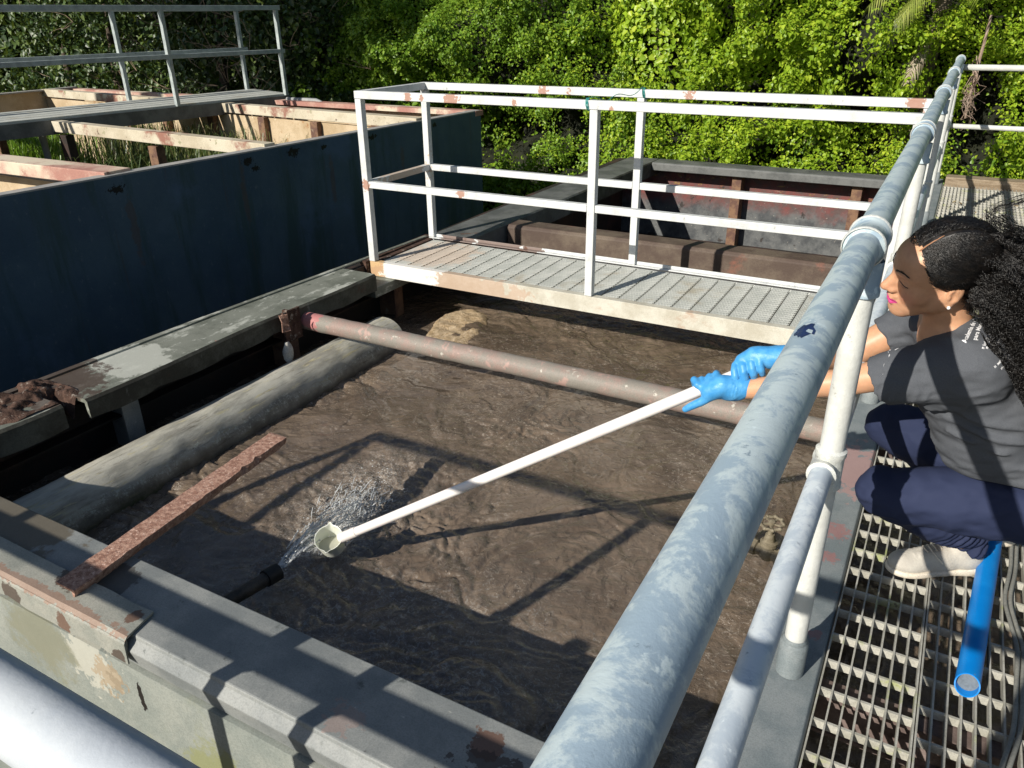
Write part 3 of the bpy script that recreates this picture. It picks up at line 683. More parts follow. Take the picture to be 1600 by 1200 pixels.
MB().beam((-3.316, 4.047, .515), (-3.316, 4.707, .515), S*.9, S*.9).build('mid_rail', M['white'], cw, bevel=.003)
# teal twine knotted on the rails
tw = MB()
for x, y in ((-1.775, 4.022), (-1.72, 4.732)):
    for k in range(3):
        r = .031; tw.tube([(x+.006*k+.004*i, y+r*cos(i*pi/4+pi/4)*1.05, 1.065+r*sin(i*pi/4+pi/4)*1.05) for i in range(9)], .0022, 5)
tw.tube([(-1.775+.055*f+.01*sin(f*9), 4.022+.71*f, 1.092+.012*sin(f*14)-.02*sin(pi*f)) for f in np.linspace(0, 1, 24)], .0022, 5)
tag(tw.build('twine', M['twine'], smooth=True), 'thin teal twine tied between the two top rails of the catwalk', 'twine')

# ================================================================ pipe railing along the right curb
pr = empty('pipe_railing', (-.1, 1.6, 0), 'tall painted pipe railing along the right curb with thick blue-grey top rail', 'railing')
RX = -.112
py_ = [.12, 1.60, 3.30, 5.0, 6.7, 8.5]
zt = 1.085
def rtop(y): return 1.108-.012*min(y, 3)/3
mb = MB(); mb.tube([(RX, y, rtop(y)) for y in np.linspace(.12, 8.5, 90)], .030, 32, cap=True)
mb.build('top_rail', M['toprail'], pr, smooth=True, sharp=50)
mr = MB(); mr.tube([(RX, .12, .605), (RX, 8.5, .575)], .024, 28); mr.build('mid_rail', M['midrail'], pr, smooth=True, sharp=50)
for y in py_[1:]:
    MB().tube([(RX+.008, y, .075), (RX+.008, y, 1.06)], .0255, 24).build('post', M['post'], pr, smooth=True, sharp=50)
    MB().lathe((RX+.008, y, 0.001), (0, 0, 1), [(.034, 0), (.034, .095), (.030, .10), (.026, .10)], 24).lathe((RX+.008, y, .095), (0, 0, 1), [(.0265, 0), (.0300, .004), (.0296, .012), (.0262, .018)], 20).build('base_socket', M['curb'], pr, smooth=True, sharp=40)
    z = rtop(y)
    MB().lathe((RX, y-.052, z), (0, 1, 0), [(.030, -.006), (.0375, 0), (.0375, .012), (.034, .016), (.0355, .05), (.034, .088), (.0375, .092), (.0375, .104), (.030, .110)], 28).lathe((RX+.008, y, z-.105), (0, 0, 1), [(.026, -.004), (.033, 0), (.033, .012), (.029, .018), (.031, .07)], 24).build('tee_fitting', M['toprail'], pr, smooth=True, sharp=45)
    for yy in (y-.056, y+.046): MB().lathe((RX, yy, z), (0, 1, 0), [(.0375, -.001), (.0385, 0), (.0405, .004), (.0385, .010), (.0375, .011)], 28).build('fitting_lip', M['fitting'], pr, smooth=True)
    z = .605-.0035*y
    MB().lathe((RX, y-.045, z), (0, 1, 0), [(.024, -.004), (.031, 0), (.031, .010), (.0285, .014), (.0285, .076), (.031, .080), (.031, .090), (.024, .094)], 26).lathe((RX+.008, y, z-.045), (0, 0, 1), [(.0255, -.004), (.0325, 0), (.0325, .012), (.030, .016), (.030, .074), (.0325, .078), (.0325, .090), (.0255, .094)], 26).build('cross_fitting', M['fitting'], pr, smooth=True, sharp=40)
# chipped navy flake on the top rail
cz = [(-.112+.0303*cos(a)*1.0, y, 1.104+.0303*sin(a)) for a, y in ()]
fl = MB(); c0 = np.array((0, 0))
V = []; F = []
out = [(sin(k/16*2*pi)*.010*(1+.75*float(vnoise(k*1.9, 3, 3))), cos(k/16*2*pi)*.024*(1+.75*float(vnoise(k*1.7, 1, 2)))) for k in range(16)]
def onrail(s, y0):
    a = radians(112)+s/.030; return (RX+.0306*cos(a), y0, rtop(y0)+.0306*sin(a))
V = [onrail(0, .985)]+[onrail(s, .985+yy) for s, yy in out]
F = [(0, k+1, (k+1) % 16+1) for k in range(16)]
mesh_obj('paint_chip', V, F, M['navychip'], pr)
# far cross railing at the end of the walkway
for z, r in ((1.03, .026), (.525, .022)):
    MB().tube([(RX, 8.55, z), (3.2, 8.55, z)], r, 18).build('end_rail', M['post'], pr, smooth=True)
for x in (1.7, 3.2):
    MB().tube([(x, 8.55, 0), (x, 8.55, 1.0)], .025, 16).build('post', M['post'], pr, smooth=True)

# railing the photographer leans over
nr = empty('near_railing', (-1.6, .12, 0), 'smooth white pipe railing close to the viewer at the bottom left corner', 'railing')
NY = .165
MB().tube([(-3.08, NY, 1.080), (RX-.02, NY, 1.080)], .0262, 48).build('top_rail', M['nearrail'], nr, smooth=True, sharp=50)
MB().tube([(-3.08, .125, .53), (RX-.02, .125, .53)], .030, 24).build('mid_rail', M['nearrail'], nr, smooth=True)
MB().tube([(-3.08, NY, 1.080), (-3.08, -1.2, 1.080)], .0262, 20).build('top_rail', M['nearrail'], nr, smooth=True, sharp=50)
MB().tube([(-3.08, .125, .53), (-3.08, -1.2, .53)], .030, 20).build('mid_rail', M['nearrail'], nr, smooth=True)
for x, zz in ((-3.08, 1.06), (-1.60, 1.06), (-1.31, .52), (RX, 1.06)):
    MB().tube([(x, NY, -.05), (x, NY, zz)], .026, 20).lathe((x, NY, .48), (0, 0, 1), [(.026, 0), (.04, .005), (.04, .10), (.026, .105)], 20).build('post', M['nearrail'], nr, smooth=True, sharp=50)
MB().box(-3.3, -.24, -.5, .22, -.09, -.05).build('toe_beam', M['rim'], nr)

# ================================================================ walkway grating
def grate(xa, xb, ya, yb, pit, off, label, mat, t=.0042, h=.026):
    g = MB()
    n = int(round((xb-xa)/pit))
    for i in range(n+1):
        x = xa+i*(xb-xa)/n; g.box(x-t/2, x+t/2, ya, yb, -.030, -.004)
    y = ya+off
    while y < yb:
        g.box(xa, xb, y-.0035, y+.0035, -.030, -.0075); y += .1045
    o = g.build('floor_grate', mat)
    return tag(o, label, 'grate', 'floor grates of the walkway')
grate(-.028, .183, .2, 2.95, .0302, .03, 'narrow pale bar grate right beside the grey curb', M['bargrate'])
grate(.190, 1.99, .2, 2.95, .0302, .082, 'wide greenish bar grate under the blue pipe and shoe', M['bargrate'])
grate(-.028, .90, 2.965, 8.52, .0302, .05, 'long far bar grate behind the woman up to the timber', M['bargrate'])
grate(.91, 2.0, 2.965, 8.52, .0302, .02, 'outer far bar grate at the right of the walkway', M['bargrate'])
ib = surf('dull_red_beam', (0.13, 0.095, 0.085), (0.22, 0.17, 0.155), 8, rough=.8, spots=[((.06, .04, .03), 12, .55, .65)])
for yv in (1.62, 3.0, 5.0, 7.0):
    o = MB().box(-.145, 2.0, yv-.03, yv+.03, -.16, -.15).box(-.145, 2.0, yv-.005, yv+.005, -.15, -.045).box(-.145, 2.0, yv-.03, yv+.03, -.045, -.035).build('support_beam', ib)
    tag(o, {1.62: 'pinkish steel beam under the grate near the blue pipe end', 3.0: 'steel beam under the grate joint beneath the woman', 5.0: 'steel beam under the middle of the far grate', 7.0: 'steel beam under the far grate near the timber'}[yv], 'beam', 'beams under the walkway')
o = MB().box(-.02, 3.2, 8.56, 8.74, -.05, .06).build('timber_kerb', M['timber'], bevel=.008)
tag(o, 'weathered brown timber across the far end of the walkway', 'timber')
# dry leaves on the far grate
dl = MB()
for k in range(420):
    x = .05+.75*rng.random(); y = 4.2+rng.normal(0, .35) if k % 2 else 3.4+rng.random()*4.5
    a = rng.random()*6.28; L = .012+.03*rng.random()
    c = Vector((x, y, .001+.006*rng.random())); d = Vector((cos(a), sin(a), .15*rng.normal())); e = Vector((-sin(a), cos(a), .3*rng.normal()))
    dl.add([c-d*L, c+e*L*.3, c+d*L, c-e*L*.3], [(0, 1, 2, 3)])
o = dl.build('dry_leaf_litter', surf('dry_leaves', (.35, .27, .12), (.2, .13, .06), 20, rough=.9)); tag(o, 'scattered dry leaves and twigs lying on the far grate', 'leaf litter', kind='stuff')

# blue pipe and grey cable on the grate
bm = NT('bright_blue_plastic'); c = bm.mix(bm.ramp(bm.noise(14, 4), .4, .7), (0.0, 0.20, 0.62), (0.005, 0.24, 0.68)); c = bm.mix(bm.ramp(bm.noise(60, 4, .7), .66, .72), c, (.15, .3, .5)); bm.fin(c, .4)
bp = empty('blue_pipe', (.3, 2.1, 0), 'bright blue plastic pipe lying on the grate beside the shoe', 'pipe')
A = Vector((.284, 1.722, .029)); B = Vector((.385, 2.95, .029)); d = (B-A).normalized(); a = Vector((d.y, -d.x, 0)); up = Vector((0, 0, 1))
V = []; F = []; n = 28; m = 26
for i in range(m):
    for k in range(n):
        g = 2*pi*k/n; cut = .012*sin(g) if i == 0 else 0
        V.append(A+(B-A)*(i/(m-1))+a*(.0275*cos(g))+up*(.027*sin(g))+d*cut)
for i in range(m):
    for k in range(n):
        g = 2*pi*k/n; cut = .012*sin(g) if i == 0 else 0
        V.append(A+(B-A)*(i/(m-1))+a*(.0245*cos(g))+up*(.024*sin(g))+d*cut)
for i in range(m-1):
    for k in range(n):
        F.append((i*n+(k+1) % n, i*n+k, (i+1)*n+k, (i+1)*n+(k+1) % n))
        q = m*n; F.append((q+i*n+k, q+i*n+(k+1) % n, q+(i+1)*n+(k+1) % n, q+(i+1)*n+k))
q = m*n
for k in range(n): F.append((k, (k+1) % n, q+(k+1) % n, q+k))
mesh_obj('pipe_wall', V, F, bm.m, bp, smooth=True, sharp=50)
cap = [A+d*(.020+.011*sin(2*pi*k/24))+a*(.0246*cos(2*pi*k/24))+up*(.0241*sin(2*pi*k/24)) for k in range(24)]
mesh_obj('end_plug', cap, [tuple(range(24))], surf('grey_plug', (.10, .13, .16), (.14, .17, .20), 30), bp)
cb = MB(); cp = [(.385, 3.1), (.392, 2.75), (.402, 2.46), (.378, 2.19), (.386, 2.05), (.397, 1.93), (.396, 1.8), (.383, 1.67), (.360, 1.52), (.33, 1.30), (.31, .9)]
def spline(P, n=8):
    out = []
    for i in range(len(P)-1):
        p0 = np.array(P[max(i-1, 0)]); p1 = np.array(P[i]); p2 = np.array(P[i+1]); p3 = np.array(P[min(i+2, len(P)-1)])
        for t in np.linspace(0, 1, n, endpoint=False):
            out.append(.5*((2*p1)+(-p0+p2)*t+(2*p0-5*p1+4*p2-p3)*t*t+(-p0+3*p1-3*p2+p3)*t**3))
    out.append(np.array(P[-1], float)); return out
for off in (0, .013):
    cb.tube([(p[0]+off+.003*sin(p[1]*20), p[1], .0055) for p in spline(cp)], .0055, 10)
tag(cb.build('cable', surf('grey_cable', (.20, .20, .18), (.26, .26, .23), 12, rough=.7), smooth=True), 'dull grey cable running along the grate right of the blue pipe', 'cable')
# ================================================================ the dark blue tank behind
bt = empty('blue_tank', (-7.5, 5, 0), 'large dark blue steel tank behind the open tank, rusty cream inside with weeds', 'tank')
ZT = .5
def quadwall(name, a, b, th, z0, z1, mat, par):
    a = Vector((*a, 0)); b = Vector((*b, 0)); d = (b-a).normalized(); nrm = Vector((-d.y, d.x, 0))
    V = []
    n = 30
    for i in range(n+1):
        p = a+(b-a)*(i/n)
        V += [p+Vector((0, 0, z0)), p+Vector((0, 0, z1)), p+nrm*th+Vector((0, 0, z1)), p+nrm*th+Vector((0, 0, z0))]
    F = []
    for i in range(n):
        for k in range(4): F.append((i*4+k, i*4+(k+1) % 4, (i+1)*4+(k+1) % 4, (i+1)*4+k))
    F += [(3, 2, 1, 0), (n*4, n*4+1, n*4+2, n*4+3)]
    return mesh_obj(name, V, F, mat, par)
A0 = (-5.50, -1.2); A1 = (-4.967, 8.20)
quadwall('outer_wall', A0, A1, .03, -2.35, ZT-.012, M['navy'], bt)
quadwall('rim', A0, A1, .10, ZT-.012, ZT, M['tankrim'], bt)
FL = (-13.0, 8.45)
quadwall('far_wall', (-4.99, 8.20), FL, -.04, -2.35, ZT-.02, M['navy'], bt)
quadwall('far_lining', (-5.02, 8.19), (-13.0, 8.44), .012, -.9, ZT-.05, M['cream'], bt)
quadwall('rim', (-4.96, 8.25), (-13.0, 8.50), .16, ZT-.06, ZT-.005, M['redbeam'], bt)
quadwall('side_wall', (-12.98, 8.4), (-12.4, 0), .05, -.9, ZT, M['cream'], bt)
quadwall('rim', (-12.98, 8.42), (-12.36, 0), .12, ZT, ZT+.02, M['tankrim'], bt)
def xbeam(p, q, w, h, mat):
    MB().beam((p[0], p[1], ZT-.03), (q[0], q[1], ZT-.03), w, h).build('cross_beam', mat, bt, bevel=.006)
xbeam((-12.7, 5.62), (-5.2, 5.05), .12, .11, M['creambeam'])
xbeam((-12.6, 3.45), (-5.28, 3.62), .22, .10, M['redbeam'])
xbeam((-12.9, 7.92), (-5.05, 7.10), .14, .11, M['creambeam'])
MB().box(-12.6, -5.3, 3.70, 3.76, -.95, ZT-.16).build('inner_wall', M['cream'], bt)
MB().beam((-12.9, 7.90, -.2), (-5.06, 7.10, -.2), .03, 1.18).build('inner_wall', M['cream'], bt)
for f in (.30, .42, .55, .68, .80, .92):
    MB().beam((-12.9+7.84*f, 7.84-.80*f, -.7), (-12.9+7.84*f, 7.84-.80*f, ZT-.10), .11, .08, up=(0, 1, 0)).build('stiffener', M['rustpost'], bt, bevel=.006)
MB().box(-12.5, -5.4, 7.86, 8.0, -1.0, -.55).build('soil_bank', M['soil'], bt)
for x, y in ((-7.9, 8.05), (-9.0, 8.1), (-10.4, 8.1), (-6.4, 8.05), (-11.6, 8.1), (-8.5, 5.32), (-6.9, 5.2), (-10.0, 5.42)):
    MB().box(x-.06, x+.06, y-.05, y+.05, -.9, ZT-.12).build('stiffener', M['rustpost'] if x != -8.5 else M['darkwall'], bt, bevel=.006)
tag(sheet('tank_soil', -12.9, -5.5, -1, 8.15, -.62, M['soil'], 60, 60, lambda X, Y: fbm(X*1.5, Y*1.5, 0, 3)*.10), kind='structure')

# catwalk with its own railing over the blue tank
gc = empty('tank_catwalk', (-8.6, 6.5, .55), 'long grey catwalk with silver railings above the dark blue tank', 'catwalk')
ZD = .56
def ln(p, q, f): return (p[0]+(q[0]-p[0])*f, p[1]+(q[1]-p[1])*f)
f0, f1 = (-8.95, 2.5), (-8.22, 8.48); b0, b1 = (-9.98, 2.5), (-9.30, 8.85)
for k in range(5):
    a = ln(f0, b0, k/5+.01); b = ln(f0, b0, k/5+.185); c = ln(f1, b1, k/5+.185); d = ln(f1, b1, k/5+.01)
    V = [(*a, ZD-.03), (*b, ZD-.03), (*c, ZD-.03), (*d, ZD-.03), (*a, ZD), (*b, ZD), (*c, ZD), (*d, ZD)]
    mesh_obj('deck_plank', V, [(0, 1, 2, 3), (7, 6, 5, 4), (0, 4, 5, 1), (1, 5, 6, 2), (2, 6, 7, 3), (3, 7, 4, 0)], M['deck'], gc)
for p, q in ((f0, f1), (b0, b1)):
    MB().beam((*p, ZD-.10), (*q, ZD-.10), .03, .15).build('side_beam', M['farrim'], gc)
def rail_line(p, q, posts):
    for z, w in ((1.625, .055), (1.10, .05)):
        MB().beam((*p, z), (*q, z), w, w).build('rail', M['silver'], gc, bevel=.004)
    for f in posts:
        c = ln(p, q, f); MB().beam((*c, ZD-.02), (*c, 1.60), .05, .05, up=(0, 1, 0)).build('post', M['silver'], gc, bevel=.004)
rail_line(f0, f1, (.22, .715, .99))
rail_line(b0, b1, (.20, .695, .985))
# grey drain pipes with elbows
for i, (x, y, L) in enumerate(((-9.0, 5.35, .62), (-8.6, 7.75, .5))):
    g = MB().tube([(Vector((x-.5, y-.02, .40))), (x-.12, y, .40), (x-.03, y, .385), (x, y, .34), (x+.005, y, .26), (x+.01, y, .40-L-.3)], [.034, .034, .042, .042, .036, .034], 14)
    g.lathe((x-.25, y, .40), (1, 0, 0), [(.034, 0), (.05, .0), (.05, .05), (.034, .05)], 12)
    tag(g.build('drain_pipe', M['greypipe'], smooth=True, sharp=50), ('grey elbow pipe dropping into the weeds of the blue tank', 'grey elbow pipe against the cream lining of the blue tank')[i], 'pipe', 'grey elbow pipes in the blue tank')
tag(MB().tube([(-8.1, 8.3, .50), (-7.6, 8.32, .50), (-7.5, 8.3, .48), (-7.46, 8.25, .36)], .03, 10).build('drain_pipe', M['greypipe'], smooth=True), 'short bent grey pipe at the far end of the blue tank catwalk', 'pipe', 'grey elbow pipes in the blue tank')

# weeds
def blades(name, boxes, n, L, w, mat, label):
    V = []; F = []
    per = n//len(boxes)
    for (x, y, sx, sy, z) in boxes:
        for _ in range(per):
            px_, py2 = x+rng.normal(0, sx), y+rng.normal(0, sy); a = rng.random()*6.28; ll = L*(.5+.8*rng.random()); lean = .15+.7*rng.random()
            d = np.array((cos(a), sin(a), 0)); s = np.array((-sin(a), cos(a), 0))*w*(.6+.8*rng.random())
            p0 = np.array((px_, py2, z)); p1 = p0+np.array((0, 0, ll*.5))+d*ll*.12*lean; p2 = p0+np.array((0, 0, ll*.85))+d*ll*.4*lean; p3 = p0+np.array((0, 0, ll*(.95-.3*lean)))+d*ll*.8*lean
            b = len(V); V += [p0-s, p0+s, p1+s*.9, p1-s*.9, p2+s*.6, p2-s*.6, p3]
            F += [(b, b+1, b+2, b+3), (b+3, b+2, b+4, b+5), (b+5, b+4, b+6)]
    o = mesh_obj(name, V, F, mat); tag(o, label, 'grass', kind='stuff')
def leafmat(name, c0, c1, c2, trans=.28, rough=.42, nz=1.6, spec=.5):
    t = NT(name); g = t.geo.outputs['Random Per Island']
    cr = t.n.new('ShaderNodeValToRGB'); t.link(g, cr.inputs[0])
    cr.color_ramp.elements[0].color = (*c0, 1); cr.color_ramp.elements[1].color = (*c2, 1); e = cr.color_ramp.elements.new(.55); e.color = (*c1, 1)
    col = t.mix(t.ramp(t.noise(nz, 3), .38, .62), cr.outputs[0], t.mix(.45, cr.outputs[0], (*c0, 1)))
    t.fin(col, rough, 0, spec)
    tr = t.n.new('ShaderNodeBsdfTranslucent'); cc = t.mix(.35, col, (.30, .40, .04)); t.link(cc, tr.inputs[0])
    mx = t.n.new('ShaderNodeMixShader'); mx.inputs[0].default_value = trans
    t.link(t.b.outputs[0], mx.inputs[1]); t.link(tr.outputs[0], mx.inputs[2]); t.link(mx.outputs[0], t.out.inputs[0]); return t.m
LB = leafmat('bright_vine_leaves', (0.20, 0.33, 0.020), (0.33, 0.49, 0.030), (0.52, 0.62, 0.05), .38)
LM = leafmat('mid_green_vine_leaves', (0.11, 0.22, 0.02), (0.20, 0.34, 0.03), (0.33, 0.46, 0.045), .34)
LD = leafmat('dark_bush_leaves', (0.020, 0.045, 0.014), (0.045, 0.085, 0.02), (0.12, 0.17, 0.035), .15, .45)
LG = leafmat('bright_grass', (0.12, 0.24, 0.02), (0.2, 0.36, 0.03), (0.3, 0.42, 0.08))
LG2 = leafmat('dull_grass', (0.05, 0.10, 0.02), (0.12, 0.17, 0.05), (0.30, 0.28, 0.12))
blades('bright_grass', [(-11.0, 6.25, .38, .28, -.58), (-11.7, 6.1, .5, .25, -.58)], 3800, .75, .008, LG, 'bright green grass tuft growing inside the blue tank at the left')
blades('weeds', [(-9.4, 6.6, .5, .5, -.62), (-7.9, 6.2, .6, .5, -.62), (-8.4, 7.0, .5, .3, -.62), (-7.0, 6.0, .5, .4, -.62), (-9.8, 7.5, .5, .2, -.6)], 2600, .85, .006, LG2, 'loose weeds growing between the beams of the blue tank')

# ---------------------------------------------------------------- foliage
def leaves(P, N, size, mat, name='foliage', par=None, jitter=.6, up=.25, fold=.22):
    """P points, N surface normals -> folded leaf blades hanging roughly flat to the surface"""
    n = len(P)
    N = N+rng.normal(0, jitter, (n, 3))*.55; N[:, 2] += up; N /= np.linalg.norm(N, axis=1, keepdims=True)+1e-9
    T = rng.normal(0, 1, (n, 3)); T[:, 2] -= 1.1
    T -= N*(T*N).sum(1, keepdims=True); T /= np.linalg.norm(T, axis=1, keepdims=True)+1e-9
    B = np.cross(N, T)
    s = (size*(.55+.75*rng.random(n)))[:, None]
    b = P-T*s*.45
    q = [b, b+T*s*.30+B*s*.46+N*s*fold, b+T*s*.72+B*s*.30+N*s*fold*.6, b+T*s*1.05-N*s*.10, b+T*s*.72-B*s*.30+N*s*fold*.6, b+T*s*.30-B*s*.46+N*s*fold]
    V = np.stack(q, 1).reshape(-1, 3)
    i = np.arange(n)*6
    F = np.concatenate([np.stack([i, i+1, i+2, i+3], -1), np.stack([i, i+3, i+4, i+5], -1)])
    return mesh_obj(name, V, F, mat, par)
def hedge_y(x, z):
    # distance of the vine surface: leans back with height, bulges and hollows
    base = 9.55+.42*np.clip(z+.6, 0, 9)+.12*np.clip(-x-5, 0, 4)**1.2+.05*np.clip(-z-.3, 0, 3)
    base = base+.55*np.clip((-1.5-x)/3, 0, 1)*np.clip(.6-z, 0, 2)*.5
    lump = fbm(x*.75, z*.9, 2.0, 3)*1.5+np.abs(fbm(x*1.7+4, z*1.5, 7.0, 3))*-1.25+fbm(x*4.2, z*4.2, 3.0, 3)*.38
    return base+lump
def band(x0, x1, z0, z1, dens):
    A = (x1-x0)*(z1-z0); n = int(A*dens)
    x = x0+(x1-x0)*rng.random(n); z = z0+(z1-z0)*rng.random(n)
    return x, z
def hedge_leaves(x, z, size, mat, name, depth=.24, **kw):
    e = .05
    y = hedge_y(x, z); gx = (hedge_y(x+e, z)-y)/e; gz = (hedge_y(x, z+e)-y)/e
    N = np.stack([gx, -np.ones_like(x), gz], -1); N /= np.linalg.norm(N, axis=1, keepdims=True)
    P = np.stack([x, y, z], -1)-N*(rng.random(len(x))[:, None]**2*depth)+N*.03*rng.normal(0, 1, (len(x), 1))
    return leaves(P, N, size, mat, name, **kw)
# backing sheet behind the leaves, near-black to paint the deep shade of the gaps
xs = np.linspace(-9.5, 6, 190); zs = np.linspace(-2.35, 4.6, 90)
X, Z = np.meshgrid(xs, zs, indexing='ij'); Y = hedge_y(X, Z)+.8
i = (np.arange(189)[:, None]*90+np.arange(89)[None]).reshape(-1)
core = surf('painted_thicket_shade', (0.010, 0.014, 0.006), (0.026, 0.030, 0.012), 9, rough=.9, bs=18, bstr=1, bd=.05)
o = mesh_obj('thicket_shade_backing', np.stack([X, Y, Z], -1).reshape(-1, 3), np.stack([i, i+90, i+91, i+1], -1), core, None, smooth=True)
tag(o, 'dark backing behind the vines with the shade of stems and leaves painted in', 'thicket', kind='stuff')
# choose leaf colour by a slow noise so that bright and dull drifts alternate; a few openings
x, z = band(-9.2, 6, -2.3, 1.95, 4900)
x2, z2 = band(-9.2, 6, 1.95, 4.6, 350)
x = np.concatenate([x, x2]); z = np.concatenate([z, z2])
hole = fbm(x*1.15+2, z*1.5+5, 4.0, 3)
holes = [(-1.12, 1.05, .30, .85), (.12, .45, .22, .62), (-5.9, -.15, 1.1, .5), (-2.2, .55, .35, .22), (-4.3, .25, .5, .16), (-6.5, .9, .35, .3)]
near = np.zeros_like(x)
for hx, hz, a, b in holes: near = np.maximum(near, 1-((x-hx)/a)**2-((z-hz)/b)**2+.6*fbm(x*3, z*3, 1, 3))
keep = ~((hole > .34) & (rng.random(len(x)) > .18)) & ~((near > .3) & (rng.random(len(x)) > .07))
x = x[keep]; z = z[keep]
tone = fbm(x*.6, z*.8, 11., 3)+np.clip((x+3.8)*.35, -.5, .6)+.22*rng.normal(0, 1, len(x))
for lo, hi, mt, nm in ((.12, 9, LB, 'bright_vines'), (-9, .12, LM, 'darker_vines')):
    k = (tone >= lo) & (tone < hi)
    sz = .046*(1+.35*fbm(x[k]*1.3, z[k]*1.3, 20., 2))
    o = hedge_leaves(x[k], z[k], sz, mt, nm)
    tag(o, {'bright_vines': 'bright yellow-green vine leaves blanketing the thicket behind the tanks', 'darker_vines': 'deeper green vine leaves in the middle of the thicket'}[nm], 'vines', kind='stuff')
print('vine leaves', len(x))

def vine_tree(loc, h, r, mat, n, label, lean=(0, 0), size=.075, trunkmat=None, low=.0, name='vine_covered_tree'):
    x0, y0, z0 = loc
    t = empty(name, loc, label, 'tree', 'trees of the thicket')
    bark = surf('bark', (0.10, 0.075, 0.05), (0.20, 0.16, 0.11), 8, rough=.9, bs=30, bstr=.7, stretch=(4, 4, .6)) if trunkmat is None else trunkmat
    tp = [(x0+lean[0]*f+.08*sin(f*5+x0), y0+lean[1]*f, z0+h*.9*f) for f in np.linspace(0, 1, 12)]
    MB().tube(tp, [.13*(1-.75*f) for f in np.linspace(0, 1, 12)], 10).build('trunk', bark, t, smooth=True)
    P = []; Nn = []
    a = rng.random(n)*2*pi; f = low+(1-low)*rng.random(n)
    rr = r*(np.sin(np.clip(f, .03, .97)*pi)**.45)*(1+.45*fbm(np.cos(a)*1.6+x0, np.sin(a)*1.6, f*h*1.1, 3)+.18*fbm(np.cos(a)*5+x0, np.sin(a)*5, f*h*4, 2))
    cx = x0+lean[0]*f; cy = y0+lean[1]*f
    N = np.stack([np.cos(a), np.sin(a), .25+0*a], -1)
    P = np.stack([cx+rr*np.cos(a), cy+rr*np.sin(a), z0+h*f], -1)-N*(rng.random(n)[:, None]**2)*.25*r
    leaves(P, N, np.full(n, size), mat, 'crown', t)
    return t
vine_tree((-3.62, 10.6, -2.3), 6.6, .62, LB, 15000, 'tall column-shaped tree wrapped in bright vines left of centre', size=.07)
vine_tree((-1.62, 10.5, -2.3), 6.0, .42, LM, 9000, 'narrow vine-wrapped tree beside the dark opening', size=.06)
vine_tree((-6.9, 11.4, -2.3), 7.0, .75, LM, 12000, 'vine-hung tree just right of the dark corner of the thicket', size=.08)
vine_tree((1.25, 9.9, -2.3), 5.5, .6, LB, 9000, 'vine-covered tree at the far right edge', size=.06)
olive = leafmat('fine_olive_leaves', (0.09, 0.13, 0.035), (0.16, 0.21, 0.06), (0.25, 0.30, 0.09), .25)
vine_tree((-4.75, 11.6, -2.3), 4.2, .55, olive, 11000, 'small soft olive-green tree with fine leaves', size=.045)
# bare pale trunks rising out of the thicket
bark2 = surf('pale_pinkish_bark', (0.22, 0.15, 0.11), (0.36, 0.27, 0.20), 7, rough=.85, bs=40, stretch=(4, 4, .6))
def bare_tree(pts, r, label, crown):
    t = empty('slender_tree', pts[0], label, 'tree', 'slender trees above the vines')
    P = spline(pts, 6)
    MB().tube(P, [r*(1-.5*i/len(P)) for i in range(len(P))], 9).build('trunk', bark2, t, smooth=True)
    c = Vector(pts[-1]); n = 5200
    d = rng.normal(0, 1, (n, 3)); d /= np.linalg.norm(d, axis=1, keepdims=True)
    R = crown*(.55+.45*rng.random(n)**.5)*(1+.5*fbm(d[:, 0]*2+c.x, d[:, 1]*2, d[:, 2]*2, 3))
    leaves(np.array(c)[None]+d*R[:, None]*np.array((1, 1, .7)), d, np.full(n, .09), LD, 'crown', t)
bare_tree([(-6.2, 12.3, -2.3), (-6.15, 12.2, -.5), (-6.02, 12.0, .9), (-6.05, 12.0, 2.2), (-6.3, 11.9, 3.8)], .075, 'slender pale trunk standing upright left of the olive tree', .9)
bare_tree([(-5.0, 12.2, -2.3), (-5.1, 12.1, .2), (-5.45, 11.9, 1.2), (-5.75, 11.8, 2.2), (-6.3, 11.6, 4.0)], .06, 'slender pale trunk leaning to the left', .8)
bare_tree([(-4.35, 12.4, -2.3), (-4.5, 12.2, .1), (-4.66, 12.1, 1.4), (-4.75, 12.0, 3.6)], .05, 'thin pale trunk right of the leaning one', .8)

